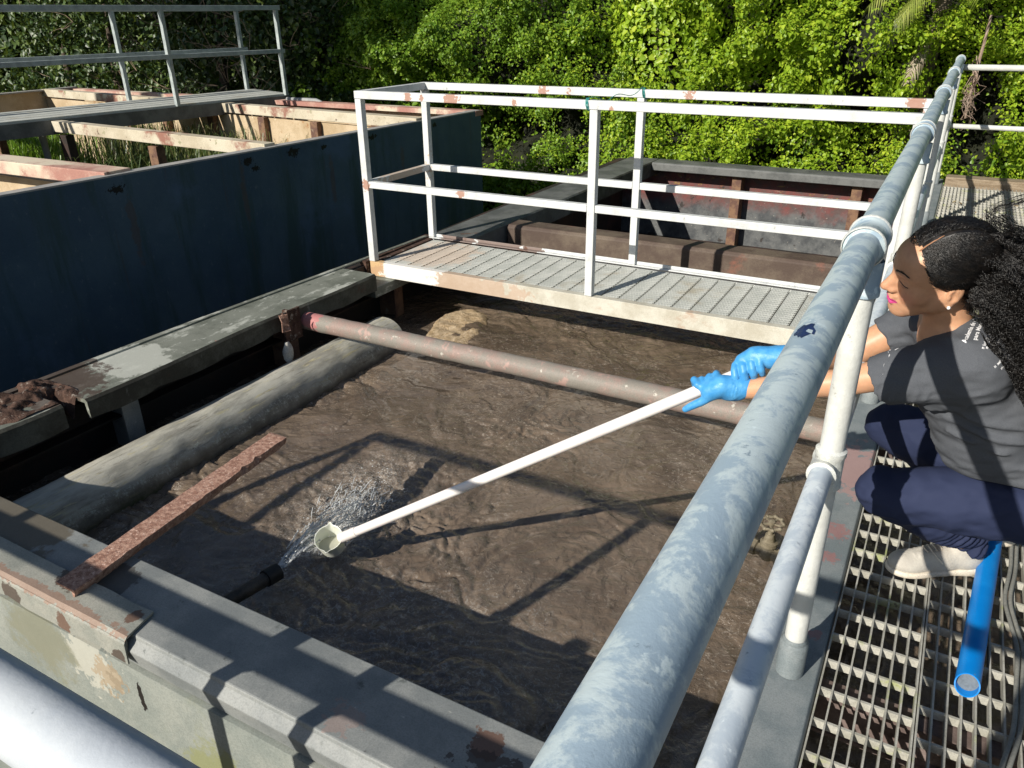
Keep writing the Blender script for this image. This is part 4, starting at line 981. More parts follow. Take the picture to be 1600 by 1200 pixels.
# dark broad-leaved bushes behind the blue tank
def dark_bush(cx, cy, z0, rx, rz, n, label, mat=LD, size=.10, twigs=26, seed=0, lit=0.0):
    t = empty('broadleaf_tree', (cx, cy, z0), label, 'tree', 'dark trees behind the blue tank')
    MB().tube([(cx, cy, z0), (cx+.1, cy+.05, z0+1.2), (cx-.05, cy+.1, z0+2.6), (cx+.2, cy, z0+4.4)], [.14, .11, .09, .03], 9).build('trunk', surf('dark_bark', (.05, .035, .025), (.09, .07, .05), 9, rough=.9), t, smooth=True)
    tw = MB()
    r2 = np.random.default_rng(seed+3)
    for k in range(twigs):
        p = np.array((cx+r2.normal(0, rx*.5), cy-.55*rx-.2*r2.random(), z0+1.0+r2.random()*rz*1.15)); d = np.array((r2.normal(0, 1), -.6, r2.normal(.1, .5))); d /= np.linalg.norm(d)
        for b in range(3):
            q = [p.copy()]; dd = d+r2.normal(0, .35, 3)
            for s in range(6):
                dd = dd+r2.normal(0, .22, 3); q.append(q[-1]+dd/np.linalg.norm(dd)*.09)
            tw.tube(q, [.007*(1-.13*i) for i in range(7)], 4, cap=False)
    tw.build('twigs', surf('dry_twigs', (.33, .25, .17), (.22, .16, .11), 20, rough=.85), t)['kind'] = 'stuff'
    nc = 55; C_ = np.stack([cx+r2.normal(0, rx*.55, nc), cy+r2.normal(0, rx*.35, nc), z0+.3+r2.random(nc)*rz*2], -1); cr = .25+.35*r2.random(nc)
    k = r2.integers(0, nc, n); d = r2.normal(0, 1, (n, 3)); d /= np.linalg.norm(d, axis=1, keepdims=True)
    P = C_[k]+d*(cr[k]*(.6+.4*r2.random(n)))[:, None]
    leaves(P, d, np.full(n, size), mat, 'crown', t, jitter=1.1)
dark_bush(-18.6, 12.0, -2.3, 2.0, 3.1, 8000, 'dark leafy tree half cut off at the far left edge', seed=9, twigs=3)
dark_bush(-16.3, 11.6, -2.3, 2.0, 3.0, 9000, 'dark leafy tree at the far left behind the railing', seed=1, twigs=4)
dark_bush(-14.0, 11.2, -2.3, 1.7, 3.0, 9000, 'dark leafy tree behind the left posts of the tank catwalk', seed=2, twigs=6)
dark_bush(-11.9, 10.6, -2.3, 1.5, 2.9, 9000, 'broad-leaved bush with bare twigs behind the catwalk rails', seed=3, twigs=34, size=.085)
dark_bush(-10.1, 10.3, -2.3, 1.2, 2.7, 8500, 'twiggy bush at the end of the tank catwalk', seed=4, twigs=34, size=.08)
dark_bush(-8.4, 10.9, -2.3, 1.1, 3.0, 8000, 'dense dark tree at the corner of the thicket', mat=LM, seed=5, twigs=5, size=.08)
# wood behind everything so that no horizon shows through
x, z = band(-34, 12, -2.3, 7.5, 190)
N = np.tile((0, -1., .1), (len(x), 1)); P = np.stack([x, 14.6+.25*np.abs(x+6)*0+1.2*fbm(x*.5, z*.5, 1, 3)+rng.random(len(x))*.5, z], -1)
o = leaves(P, N, np.full(len(x), .26), LD, 'far_wood', jitter=1.2); tag(o, 'dark wood filling the background behind the vines', 'wood', kind='stuff')
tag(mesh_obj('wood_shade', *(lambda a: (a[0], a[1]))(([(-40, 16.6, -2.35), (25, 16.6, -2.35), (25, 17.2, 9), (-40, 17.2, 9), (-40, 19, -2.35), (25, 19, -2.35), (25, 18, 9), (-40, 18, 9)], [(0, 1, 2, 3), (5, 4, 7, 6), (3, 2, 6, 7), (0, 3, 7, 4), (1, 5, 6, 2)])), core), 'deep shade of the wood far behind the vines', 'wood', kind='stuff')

# palm with drooping fronds at the top right
def frond(base, d, L, droop, mat, par, name='frond', n=34, wl=.24):
    base = np.array(base, float); d = np.array(d, float); d /= np.linalg.norm(d); V = []; F = []
    p = base.copy(); pts = []
    for i in range(n):
        pts.append(p.copy()); d2 = d+np.array((0, 0, -droop*(i/n)**1.2*1.6)); d2 /= np.linalg.norm(d2); p = p+d2*L/n
    for i in range(2, n-1):
        f = i/n; t = pts[i+1]-pts[i]; t /= np.linalg.norm(t); s = np.cross(t, (0, 0, 1)); s /= np.linalg.norm(s)+1e-6
        l = wl*sin(pi*min(.98, f*.85+.12))**.6
        for sg in (-1, 1):
            dirn = s*sg*.8+t*.65+np.array((0, 0, -.35-.3*rng.random())); dirn /= np.linalg.norm(dirn); w = t*.009
            m = pts[i]+dirn*l*.5+np.array((0, 0, .01)); e = pts[i]+dirn*l+np.array((0, 0, -.05))
            b = len(V); V += [pts[i]-w, pts[i]+w, m+w*1.1, m-w*1.1, e]; F += [(b, b+1, b+2, b+3), (b+3, b+2, b+4)]
    m = MB(); m.v = [tuple(v) for v in V]; m.f = F; m.tube(pts, [.010*(1-.8*i/n) for i in range(n)], 5, cap=False)
    return m.build(name, mat, par)
pt = empty('palm_tree', (-.62, 10.4, -2.3), 'young palm with arching yellow-green fronds at the top right', 'palm')
pf_ = leafmat('palm_fronds', (0.16, 0.20, 0.035), (0.24, 0.29, 0.05), (0.36, 0.38, 0.10), .25)
pdry = surf('dead_frond', (.30, .24, .17), (.42, .36, .28), 12, rough=.9)
MB().tube([(-.55, 10.5, -2.3), (-.50, 10.3, 0), (-.38, 9.9, 1.9)], [.12, .09, .07], 10).build('trunk', surf('palm_bark', (.13, .1, .07), (.2, .16, .12), 9, rough=.9), pt, smooth=True)
for d, L, dr in (((-.9, -.7, .20), 1.1, .8), ((-.7, -.8, .0), .95, 1.1), ((.2, -1, .35), 1.2, .9), ((.9, -.5, .4), 1.2, .8), ((-1, .2, .5), 1.3, .7), ((.6, .6, .8), 1.3, .6), ((-.3, -.9, .5), 1.3, .7), ((-.8, -.45, -.1), .8, 1.0)):
    frond((-.26, 9.62, 1.85), d, L, dr, pf_, pt)
frond((-.42, 9.75, 1.35), (-.25, -.5, -.4), .7, 1.4, pdry, pt, 'dead_frond', n=24, wl=.16)
# hanging tangle of dead roots
rt = MB()
for k in range(26):
    x = .03+rng.normal(0, .018); z = 1.10-.30*rng.random(); q = []
    for i in range(8):
        f = i/7; q.append((x+.05*f*rng.normal(0, 1)+.02*sin(f*7+k), 9.28+.05*rng.normal(), z-f*(.22+.22*rng.random())))
    rt.tube(q, [.005*(1-.1*i) for i in range(8)], 4, cap=False)
rt.tube([(.05, 9.36, 1.45), (.045, 9.34, 1.2), (.03, 9.32, .95), (.03, 9.5, .5)], [.012, .014, .016, .010], 7)
tag(rt.build('dead_stalk', surf('dead_root', (.27, .19, .14), (.40, .31, .25), 14, rough=.9)), 'dead stalk with a hanging tangle of dry roots in front of the vines', 'dead plant')

# big tree left of the viewer (out of frame) that shades the far left bushes
sh = empty('shade_tree', (-13.2, -1.5, -2.3), 'large spreading tree left of the tanks, outside the frame', 'tree')
MB().tube([(-14.8, -2.0, -2.3), (-14.6, -1.8, 2), (-13.9, -1.0, 6), (-13, -.5, 9)], [.35, .3, .25, .1], 12).build('trunk', surf('shade_bark', (.1, .08, .06), (.16, .13, .1), 5, rough=.9), sh, smooth=True)
n = 9000; d = rng.normal(0, 1, (n, 3)); d /= np.linalg.norm(d, axis=1, keepdims=True)
R = (.5+.5*rng.random(n)**.5)*(1+.45*fbm(d[:, 0]*2, d[:, 1]*2, d[:, 2]*2, 3))
P = np.array((-14.4, -.2, 9.0))+d*R[:, None]*np.array((3.6, 2.3, 2.3))
leaves(P, d, np.full(n, .30), LD, 'crown', sh)
# ================================================================ signed-distance modelling for bodies and cloth
class SDF:
    """smooth union of round cones and ellipsoids sampled on a grid, turned into one quad skin (surface nets)"""
    def __init__(s, lo, hi, h):
        s.lo = np.array(lo, float); s.h = h
        s.n = np.ceil((np.array(hi)-s.lo)/h).astype(int)+1
        ax = [s.lo[i]+h*np.arange(s.n[i]) for i in range(3)]
        s.X, s.Y, s.Z = [a.astype(np.float32) for a in np.meshgrid(*ax, indexing='ij')]
        s.D = np.full(s.X.shape, 9.0, np.float32)
    def _u(s, d, k):
        if k <= 0: s.D = np.minimum(s.D, d)
        else:
            hh = np.clip(.5+.5*(s.D-d)/k, 0, 1); s.D = (s.D*(1-hh)+d*hh-k*hh*(1-hh)).astype(np.float32)
    def cone(s, a, b, ra, rb, k=.02, op='u'):
        a = np.array(a, float); b = np.array(b, float); ab = b-a; L = ab@ab
        t = np.clip(((s.X-a[0])*ab[0]+(s.Y-a[1])*ab[1]+(s.Z-a[2])*ab[2])/L, 0, 1)
        d = np.sqrt((s.X-a[0]-t*ab[0])**2+(s.Y-a[1]-t*ab[1])**2+(s.Z-a[2]-t*ab[2])**2)-(ra+(rb-ra)*t)
        if op == 'u': s._u(d, k)
        else: s.sub(d, k)
        return s
    def chain(s, pts, rs, k=.02):
        d = None
        for i in range(len(pts)-1):
            a = np.array(pts[i], float); b = np.array(pts[i+1], float); ab = b-a; L = ab@ab
            t = np.clip(((s.X-a[0])*ab[0]+(s.Y-a[1])*ab[1]+(s.Z-a[2])*ab[2])/L, 0, 1)
            e = np.sqrt((s.X-a[0]-t*ab[0])**2+(s.Y-a[1]-t*ab[1])**2+(s.Z-a[2]-t*ab[2])**2)-(rs[i]+(rs[i+1]-rs[i])*t)
            d = e if d is None else np.minimum(d, e)
        s._u(d, k); return s
    def _ell(s, c, r, R=None):
        P = [s.X-c[0], s.Y-c[1], s.Z-c[2]]
        if R is not None: P = [P[0]*R[i][0]+P[1]*R[i][1]+P[2]*R[i][2] for i in range(3)]
        q = np.sqrt((P[0]/r[0])**2+(P[1]/r[1])**2+(P[2]/r[2])**2)
        g = np.sqrt((P[0]/r[0]**2)**2+(P[1]/r[1]**2)**2+(P[2]/r[2]**2)**2)+1e-6
        return q*(q-1)/g
    def ell(s, c, r, R=None, k=.02): s._u(s._ell(c, r, R), k); return s
    def sub(s, d, k=.005):
        hh = np.clip(.5-.5*(s.D+d)/k, 0, 1); s.D = (s.D*(1-hh)-d*hh+k*hh*(1-hh)).astype(np.float32); return s
    def subell(s, c, r, R=None, k=.005): return s.sub(s._ell(c, r, R), k)
    def ridge(s, pts, amp, w):
        d = None
        for i in range(len(pts)-1):
            a = np.array(pts[i], float); b = np.array(pts[i+1], float); ab = b-a; L = ab@ab
            t = np.clip(((s.X-a[0])*ab[0]+(s.Y-a[1])*ab[1]+(s.Z-a[2])*ab[2])/L, 0, 1)
            e = (s.X-a[0]-t*ab[0])**2+(s.Y-a[1]-t*ab[1])**2+(s.Z-a[2]-t*ab[2])**2
            d = e if d is None else np.minimum(d, e)
        s.D = (s.D-amp*np.exp(-d/(w*w))).astype(np.float32); return s
    def mesh(s):
        D = s.D; I = D < 0; n = D.shape
        c = [slice(0, -1), slice(1, None)]
        cnt = np.zeros([k-1 for k in n], np.float32); acc = [np.zeros_like(cnt) for _ in range(3)]
        cor = [(a, b, d) for a in (0, 1) for b in (0, 1) for d in (0, 1)]
        for p in cor:
            for ax in range(3):
                if p[ax] == 0:
                    q = list(p); q[ax] = 1
                    A = D[c[p[0]], c[p[1]], c[p[2]]]; B = D[c[q[0]], c[q[1]], c[q[2]]]
                    m = (A < 0) != (B < 0)
                    t = np.where(m, A/(A-B+1e-12*(A == B)), 0)
                    cnt += m
                    for k in range(3):
                        acc[k] += np.where(m, (p[k]+t) if k == ax else p[k], 0)
        on = cnt > 0; idx = np.full(on.shape, -1, np.int64); idx[on] = np.arange(on.sum())
        w = np.argwhere(on)
        V = np.stack([acc[k][on]/cnt[on] for k in range(3)], -1)+w
        V = s.lo+V*s.h
        F = []
        for ax in range(3):
            a = [slice(None)]*3; b = [slice(None)]*3; a[ax] = slice(0, -1); b[ax] = slice(1, None)
            A = I[tuple(a)]; B = I[tuple(b)]
            u, v = [(1, 2), (2, 0), (0, 1)][ax]
            e = np.argwhere(A != B); ok = (e[:, u] > 0) & (e[:, v] > 0) & (e[:, u] < n[u]-1) & (e[:, v] < n[v]-1); e = e[ok]
            s0 = A[tuple(e.T)]
            def ix(du, dv):
                q = e.copy(); q[:, u] += du; q[:, v] += dv; return idx[tuple(q.T)]
            Q = np.stack([ix(-1, -1), ix(0, -1), ix(0, 0), ix(-1, 0)], -1)
            Q[~s0] = Q[~s0][:, ::-1]; F.append(Q)
        return V, np.concatenate(F)
    def build(s, name, mat, par=None, smooth_it=1):
        V, F = s.mesh()
        for _ in range(smooth_it):      # light Laplacian pass
            acc = np.zeros_like(V); cn = np.zeros(len(V))
            for k in range(4):
                np.add.at(acc, F[:, k], V[F[:, (k+1) % 4]]+V[F[:, (k+3) % 4]]); np.add.at(cn, F[:, k], 2)
            V = V*.4+.6*acc/np.maximum(cn, 1)[:, None]
        return mesh_obj(name, V, F, mat, par, smooth=True)

# ---------------------------------------------------------------- her materials
def skin_mat(name, base, blush=()):
    t = NT(name)
    col = t.mix(t.ramp(t.noise(30, 4, .6), .35, .7), base, tuple(c*.86 for c in base))
    for c, ce, r in blush: col = t.mix(t.math('MULTIPLY', t.zone(ce, r, wob=.1, sc=8, soft=1.), .55), col, c)
    t.b.inputs['Subsurface Weight'].default_value = .12; t.b.inputs['Subsurface Radius'].default_value = (.012, .005, .003); t.b.inputs['Subsurface Scale'].default_value = 1.0
    t.bump(t.noise(260, 3, .6), .10, .001)
    return t.fin(col, .45, 0, .4)
HO = np.array((.0266, 2.0, .9346)); HS = .949
HF = np.array((-.92336, -.36433, -.12110)); HL = np.array((.38303, -.85260, -.35547)); HU = np.array((.02626, -.37462, .92681))
def H(f, l, u): return HO+HS*(f*HF+l*HL+u*HU)
HR = np.stack([HF, HL, HU])
skin = skin_mat('warm_brown_skin', (0.58, 0.315, 0.185), [((0.62, 0.22, 0.15), H(.075, .045, -.02), .022*1.2), ((0.62, 0.22, 0.15), H(.10, .0, -.0), .02)])
lipm = NT('pink_lipstick'); lipm.fin((.72, .045, .30), .32)
hairm = NT('black_hair'); hairm.fin(hairm.mix(hairm.ramp(hairm.noise(60, 3), .4, .7), (.005, .0045, .0045), (.014, .011, .009)), .40, 0, .6)
shirt_m = NT('heather_charcoal_jersey')
c = shirt_m.mix(shirt_m.ramp(shirt_m.noise(900, 3, .7, stretch=(1, 1, 1)), .30, .70), (0.062, 0.068, 0.080), (0.105, 0.112, 0.125)); shirt_m.bump(shirt_m.noise(600, 2, .5), .25, .0008); shirt_m.fin(c, .9, 0, .2)
pants_m = NT('navy_stretch_trousers')
c = pants_m.mix(pants_m.ramp(pants_m.noise(7, 3), .3, .7), (0.019, 0.026, 0.060), (0.026, 0.034, 0.074)); pants_m.bump(pants_m.noise(420, 2, .5), .15, .0006); pants_m.fin(c, .8, 0, .15)
glove_m = NT('blue_nitrile_glove'); c = glove_m.mix(glove_m.ramp(glove_m.noise(50, 3), .3, .7), (0.045, 0.255, 0.56), (0.08, 0.32, 0.62)); glove_m.bump(glove_m.noise(160, 4, .6), .35, .0025); glove_m.fin(c, .42, 0, .4)
shoe_m = surf('pale_beige_knit', (0.52, 0.49, 0.43), (0.46, 0.43, 0.38), 30, rough=.85, bs=240, bstr=.5, grain=.08)
sole_m = surf('cream_rubber', (0.72, 0.64, 0.52), (0.66, 0.60, 0.50), 20, rough=.6)

person = empty('person', (.22, 2.1, 0), 'woman squatting on the grate in a charcoal T-shirt and navy trousers, holding the long dipper', 'person')

# key joints
Sn = np.array((.118, 1.955, .765)); Sf = np.array((.015, 2.26, .745))
Wn = np.array((-.395, 1.962, .570)); Wf = np.array((-.285, 2.005, .668))
En = np.array((-.135, 1.952, .648)); Ef = np.array((-.165, 2.20, .610))
NB = np.array((.075, 2.055, .800)); CH = np.array((.15, 2.09, .66)); BE = np.array((.235, 2.11, .52)); PE = np.array((.38, 2.14, .365))
HN, HFa = np.array((.395, 2.09, .350)), np.array((.385, 2.24, .345))
KN, KF = np.array((.012, 2.045, .318)), np.array((-.008, 2.345, .372))
AN, AF = np.array((.262, 2.235, .105)), np.array((.335, 2.44, .105))

# ---- body: one continuous skin from head to ankles (arms, neck, face show)
b = SDF((-.42, 1.80, .05), (.52, 2.58, 1.10), .0055)
b.ell(CH, (.09, .125, .13), k=.03).chain([CH, BE, PE], [.095, .085, .085], k=.05)
b.chain([NB+(.0, 0, -.03), Sn], [.05, .045], k=.04).chain([NB+(.0, 0, -.03), Sf], [.05, .045], k=.04)
b.chain([Sn, (Sn+En)/2, En, (En*.6+Wn*.4), Wn+(.02, 0, 0), Wn-(.03, 0, .015)], [.045, .042, .035, .036, .026, .024], k=.02)
b.chain([Sf, (Sf+Ef)/2, Ef, (Ef*.6+Wf*.4), Wf, Wf-(.02, 0, 0)], [.045, .044, .037, .037, .027, .025], k=.02)
for hp, kn, an in ((HN, KN, AN), (HFa, KF, AF)):
    b.chain([PE, hp, kn+(.02, 0, -.01), an], [.08, .075, .048, .032], k=.03)
b.cone(NB+(.0, .005, -.02), H(-.025, 0, -.04), .055, .048, k=.03)
b.ell(H(-.012, 0, .055), np.array((.090, .070, .082))*HS, HR, k=.02)
b.build('body', skin, person)

# ---- head at fine resolution, overlapping the neck of the body
h = SDF(H(.03, 0, .02)-np.array((.140, .14, .15)), H(.03, 0, .02)+np.array((.135, .14, .15)), .0018)
def hc(p, q, ra, rb, k=.01): h.cone(H(*p), H(*q), ra*HS, rb*HS, k)
def he(p, r, k=.01, tilt=None): h.ell(H(*p), np.array(r)*HS, HR if tilt is None else tilt@HR, k)
he((-.010, 0, .062), (.096, .074, .082), 0)
he((.045, 0, .010), (.054, .060, .080), .03)
he((.060, 0, .062), (.042, .058, .048), .03)
hc((.008, .052, -.030), (.070, .014, -.080), .020, .018, .03); hc((.008, -.052, -.030), (.070, -.014, -.080), .020, .018, .03)
hc((.0, .056, -.005), (.008, .052, -.040), .016, .016, .02); hc((.0, -.056, -.005), (.008, -.052, -.040), .016, .016, .02)
he((.080, 0, -.083), (.019, .022, .017), .018)
he((.055, 0, -.055), (.040, .040, .034), .025)
for sg in (1, -1):
    he((.060, sg*.040, -.012), (.030, .024, .030), .018)
    hc((.092, sg*.010, .044), (.072, sg*.047, .046), .011, .009, .016)
    h.subell(H(.108, sg*.034, .022), np.array((.020, .016, .010))*HS, HR, k=.016)
    he((.0800, sg*.031, .0215), (.0125, .0160, .0125), .005)
    he((.104, sg*.0125, -.016), (.0125, .0075, .0085), .006)
    he((.080, sg*.0185, .020), (.010, .008, .012), .012)
    he((.096, sg*.0085, .000), (.013, .0065, .013), .008)
hc((.094, 0, .036), (.119, 0, -.006), .0085, .0105, .012)
he((.1205, 0, -.011), (.0115, .0105, .0100), .006)
for sg in (1, -1): h.subell(H(.107, sg*.009, -.0285), np.array((.006, .0035, .004))*HS, HR, k=.003)
he((.096, 0, -.036), (.012, .020, .010), .010)
# lips relief
hc((.1045, -.010, -.0435), (.1045, .010, -.0435), .0058, .0058, .006)
hc((.098, .010, -.0445), (.088, .024, -.0475), .0055, .0030, .006); hc((.098, -.010, -.0445), (.088, -.024, -.0475), .0055, .0030, .006)
hc((.1015, -.009, -.0560), (.1015, .009, -.0560), .0068, .0068, .006)
h.subell(H(.112, 0, -.0497), np.array((.010, .026, .0013))*HS, HR, k=.003)
# ears
for sg in (1, -1):
    a = radians(14); T = np.array(((cos(a), 0, sin(a)), (0, 1, 0), (-sin(a), 0, cos(a))))
    he((-.014, sg*.0755, .004), (.0185, .0085, .0310), .006, T)
    h.subell(H(-.010, sg*.085, .006), np.array((.0105, .0075, .0200))*HS, T@HR, k=.004)
    hc((-.021, sg*.080, -.008), (-.016, sg*.080, .020), .0030, .0026, .003)
    he((-.002, sg*.077, .0), (.004, .0045, .0065), .004)
    he((-.007, sg*.0755, -.027), (.0080, .0050, .0075), .006)
# neck
h.cone(H(-.028, 0, -.03), NB+(.0, .005, .0), .047, .053, k=.028)
hc((.02, 0, -.06), (-.01, 0, -.085), .026, .030, .03)
head_ob = h.build('head', skin, person)
_v = np.array([v.co for v in head_ob.data.vertices])+np.array(worldloc(person))-HO
lf, ll, lu = (_v@HF)/HS, (_v@HL)/HS, (_v@HU)/HS
def sst(x): x = np.clip(x, 0, 1); return x*x*(3-2*x)
cl = np.abs(ll); mid_u = -.0494+.0012*(cl/.025)
up_e = -.0392-.0012*np.exp(-(cl/.0025)**2)-.0085*(cl/.0255)**2.2; lo_e = -.0632+.0135*(cl/.0255)**1.8
lipm_ = sst((up_e-lu)/.0012+.5)*sst((lu-lo_e)/.0012+.5)*(lf > .07)*(cl < .0262)
seam = np.exp(-((lu-mid_u)/.0010)**2)*(cl < .0255)*(lf > .07)
blush = np.exp(-((lf-.078)/.022)**2-((cl-.048)/.018)**2-((lu+.018)/.02)**2)+.5*np.exp(-((lf-.118)/.014)**2-(ll/.014)**2-((lu+.008)/.014)**2)
ca = head_ob.data.color_attributes.new('face', 'FLOAT_COLOR', 'POINT')
ca.data.foreach_set('color', np.stack([lipm_, seam*lipm_, blush, np.ones_like(blush)], -1).astype(np.float32).ravel())
ft_ = NT('face_skin'); at = ft_.n.new('ShaderNodeAttribute'); at.attribute_name = 'face'
sp_ = ft_.n.new('ShaderNodeSeparateColor'); ft_.link(at.outputs['Color'], sp_.inputs[0])
col = ft_.mix(ft_.ramp(ft_.noise(30, 4, .6), .35, .7), (0.58, 0.315, 0.185), (0.50, 0.27, 0.16))
col = ft_.mix(ft_.math('MULTIPLY', ft_.ramp(ft_.noise(170, 5, .7), .52, .70), .22), col, (.36, .17, .09))
col = ft_.mix(ft_.math('MULTIPLY', sp_.outputs[2], .5), col, (.66, .22, .15))
col = ft_.mix(sp_.outputs[0], col, (.60, .065, .235)); col = ft_.mix(ft_.math('MULTIPLY', sp_.outputs[1], .7), col, (.20, .01, .06))
ft_.b.inputs['Subsurface Weight'].default_value = .15; ft_.b.inputs['Subsurface Radius'].default_value = (.012, .005, .003); ft_.b.inputs['Subsurface Scale'].default_value = 1.0
ft_.bump(ft_.noise(420, 4, .7), .16, .0008); ft_.fin(col, ft_.math('ADD', ft_.math('MULTIPLY', ft_.noise(60, 3), .25), .32), 0, .45)
head_ob.data.materials.clear(); head_ob.data.materials.append(ft_.m)
# lipstick, brows, lashes, ear stud
def on_head(pts, lift=.0008):
    dg = bpy.context.evaluated_depsgraph_get(); out = []
    return pts
from mathutils.bvhtree import BVHTree
hbv = BVHTree.FromPolygons([Vector(np.array(v.co)+np.array(worldloc(person))) for v in head_ob.data.vertices], [tuple(p.vertices) for p in head_ob.data.polygons])
for sg in (1, -1):
    br = MB()
    for k in range(130):
        f = rng.random(); vv = rng.normal(0, .0013)*(1-.5*f); a_ = Vector(H(.16-.02*f, sg*(.013+.036*f), .0480+vv+.008*sin(f*2.4)-.004*f)); ht = hbv.ray_cast(a_, Vector(-HF)); p = np.array(ht[0]+Vector(HF)*.0006) if ht[0] else np.array(H(.09, sg*.03, .05)); q = p+HS*(HL*sg*.0065+HU*.0022-HF*.0035*f+rng.normal(0, .0006, 3)); br.tube([p, q], [.00038, .0002], 3, cap=False)
    br.build('eyebrow', hairm.m, person); br = MB()
    lid = []
    for f in np.linspace(0, 1, 12):
        ht = hbv.ray_cast(Vector(H(.16, sg*(.018+.029*f), .0165-.0035*sin(f*3.1)-.001*f)), Vector(-HF))
        if ht[0]: lid.append(np.array(ht[0])+HF*.0002)
    br.tube(lid, [.0006+.0007*sin(pi*i/len(lid)) for i in range(len(lid))], 5)
    for p in lid[4:]: br.tube([p, p+HF*.0045+HL*sg*.0020-HU*.0025], [.0004, .00015], 3, cap=False)
    br.build('eyelashes', hairm.m, person)
es = NT('white_stud'); es.b.inputs['Metallic'].default_value = .3; es.fin((.8, .8, .82), .15)
MB().ball(H(-.005, .0825, -.0270), .0042, 10, 7).build('earring', es.m, person, smooth=True)

# ---- hair: cap, parted, combed back, then a mass of loose curls
hp = SDF(H(-.02, 0, .06)-np.array((.15, .15, .15)), H(-.02, 0, .06)+np.array((.15, .15, .15)), .003)
hp.ell(H(-.016, 0, .068), np.array((.103, .083, .088))*HS, HR, k=0)
hp.ell(H(-.065, 0, .03), np.array((.062, .072, .070))*HS, HR, k=.02)
# keep only behind the hairline: subtract a half space in front / below
def halfspace(n_, off):   # removes the side where n.p > off (head coordinates)
    f = ((hp.X-HO[0])*HF[0]+(hp.Y-HO[1])*HF[1]+(hp.Z-HO[2])*HF[2])/HS
    l_ = ((hp.X-HO[0])*HL[0]+(hp.Y-HO[1])*HL[1]+(hp.Z-HO[2])*HL[2])/HS
    u = ((hp.X-HO[0])*HU[0]+(hp.Y-HO[1])*HU[1]+(hp.Z-HO[2])*HU[2])/HS
    nz = .004*fbm(f*60, l_*60, u*60, 2)
    # hairline height as a function of how far forward: forehead ~.088, temple ~.05, above ear ~.035
    line = np.interp(f, [-.2, -.045, -.028, .012, .035, .060, .085, .12], [-.09, -.06, .034, .030, .042, .060, .084, .110])
    return ((line-u)*HS*.75+nz).astype(np.float32)
d = halfspace(0, 0)
hp.D = np.maximum(hp.D, d)
hp.D = (hp.D+.0025*fbm(hp.X*70, hp.Y*70, hp.Z*70, 3)).astype(np.float32)
hair = hp.build('hair', hairm.m, person)
# parting
pm = skin_mat('scalp', (0.30, 0.15, 0.08))
# strands over the scalp
def scalp_pt(th, ph, lift):
    # th around (0 front .. pi back), ph elevation; ellipsoid of the cap
    p = np.array((cos(th)*cos(ph)*.103, sin(th)*cos(ph)*.083, sin(ph)*.088))*(1+lift); return H(p[0]-.016, p[1], p[2]+.068)
sl_ = []
r3 = np.random.default_rng(11)
PC = np.array((-.016, 0, .068)); PRr = np.array((.103, .083, .088))
def proj(p, lift):
    q = (np.array(p)-PC)/PRr; q = q/np.linalg.norm(q)*(1+lift); return PC+q*PRr
for k in range(3600):
    sg = 1 if r3.random() < .68 else -1
    f0_ = r3.random()
    # root on the parting line or the front hairline
    if r3.random() < .55:
        a0 = np.array((.084-.115*f0_, .024-.004*f0_, .100)); a0[2] = .068+.088*math.sqrt(max(0, 1-((a0[0]+.016)/.103)**2-(a0[1]/.083)**2)); a0[1] += sg*.006
    else:
        th = f0_; a0 = np.array((.086-.078*th**1.2, .024+sg*(.006+.060*th), .098-.060*th**1.25))
    end = np.array((-.098+.02*r3.random(), sg*.045*r3.random(), .045-.05*r3.random()))
    mid = (a0+end)/2+np.array((0, sg*.030*(1-f0_), .012))
    n_ = 30; pts = []; ph0 = r3.random()*6.28; am = .0018+.0026*r3.random(); fr = 11+8*r3.random()
    for i in range(n_):
        t_ = i/(n_-1); p = a0*(1-t_)**2+2*mid*t_*(1-t_)+end*t_*t_
        p = proj(p, .012+.022*r3.random()*0+.03*sin(pi*t_)*(.3+.7*(k % 7)/7))
        w_ = am*min(1, t_*4); p = p+np.array((w_*sin(fr*t_*6.28/2+ph0), w_*cos(fr*t_*6.28/2+ph0*2), w_*sin(fr*t_*3.3+ph0*3)))
        pts.append(H(*p))
    sl_.append(pts)
strand_mesh('combed_strands', np.array(sl_), .0007, hairm.m, hair)
V = []; F = []
for i in range(14):
    f = i/13; x_ = .083-.060*f; y_ = .024+.004*sin(f*3)
    for w_ in (-.0022, .0022):
        ww = w_*(1-.7*f)+.0006*float(vnoise(i*1.3, w_*900, 0)); z_ = .068+.088*math.sqrt(max(0, 1-((x_+.016)/.103)**2-((y_+ww)/.083)**2))
        q_ = proj((x_, y_+ww, z_), .036); V.append(H(*q_))
    if i: F.append((2*i-2, 2*i-1, 2*i+1, 2*i))
mesh_obj('parting', V, F, pm, person)
# loose curls at the back
anchor = np.array(H(-.088, 0, .05))
NC, NPt = 2700, 126
cl_c = r3.integers(0, 150, NC)                       # curls gather in locks that share a path
lock_root = anchor+np.stack([-.022+.075*r3.random(150), r3.normal(-.010, .045, 150), r3.normal(-.008, .045, 150)], -1)
lock_d = np.stack([.125+.10*r3.random(150), r3.normal(-.015, .05, 150), -.33*(.40+.65*r3.random(150))], -1)
up_l = r3.random(150) < .22; lock_d[up_l] = np.stack([.09+.10*r3.random(up_l.sum()), r3.normal(-.01, .07, up_l.sum()), -.14*r3.random(up_l.sum())], -1)
lock_b = r3.normal(0, .028, (150, 3))
root = lock_root[cl_c]+r3.normal(0, .005, (NC, 3)); drift = lock_d[cl_c]*(1+.12*r3.normal(0, 1, (NC, 1)))+r3.normal(0, .007, (NC, 3))
L = np.linalg.norm(drift, axis=1, keepdims=True); d0 = drift/L
u_ = np.cross(d0, (0, 1, .3)); u_ /= np.linalg.norm(u_, axis=1, keepdims=True); v_ = np.cross(d0, u_)
tt = np.linspace(0, 1, NPt)[None, :, None]
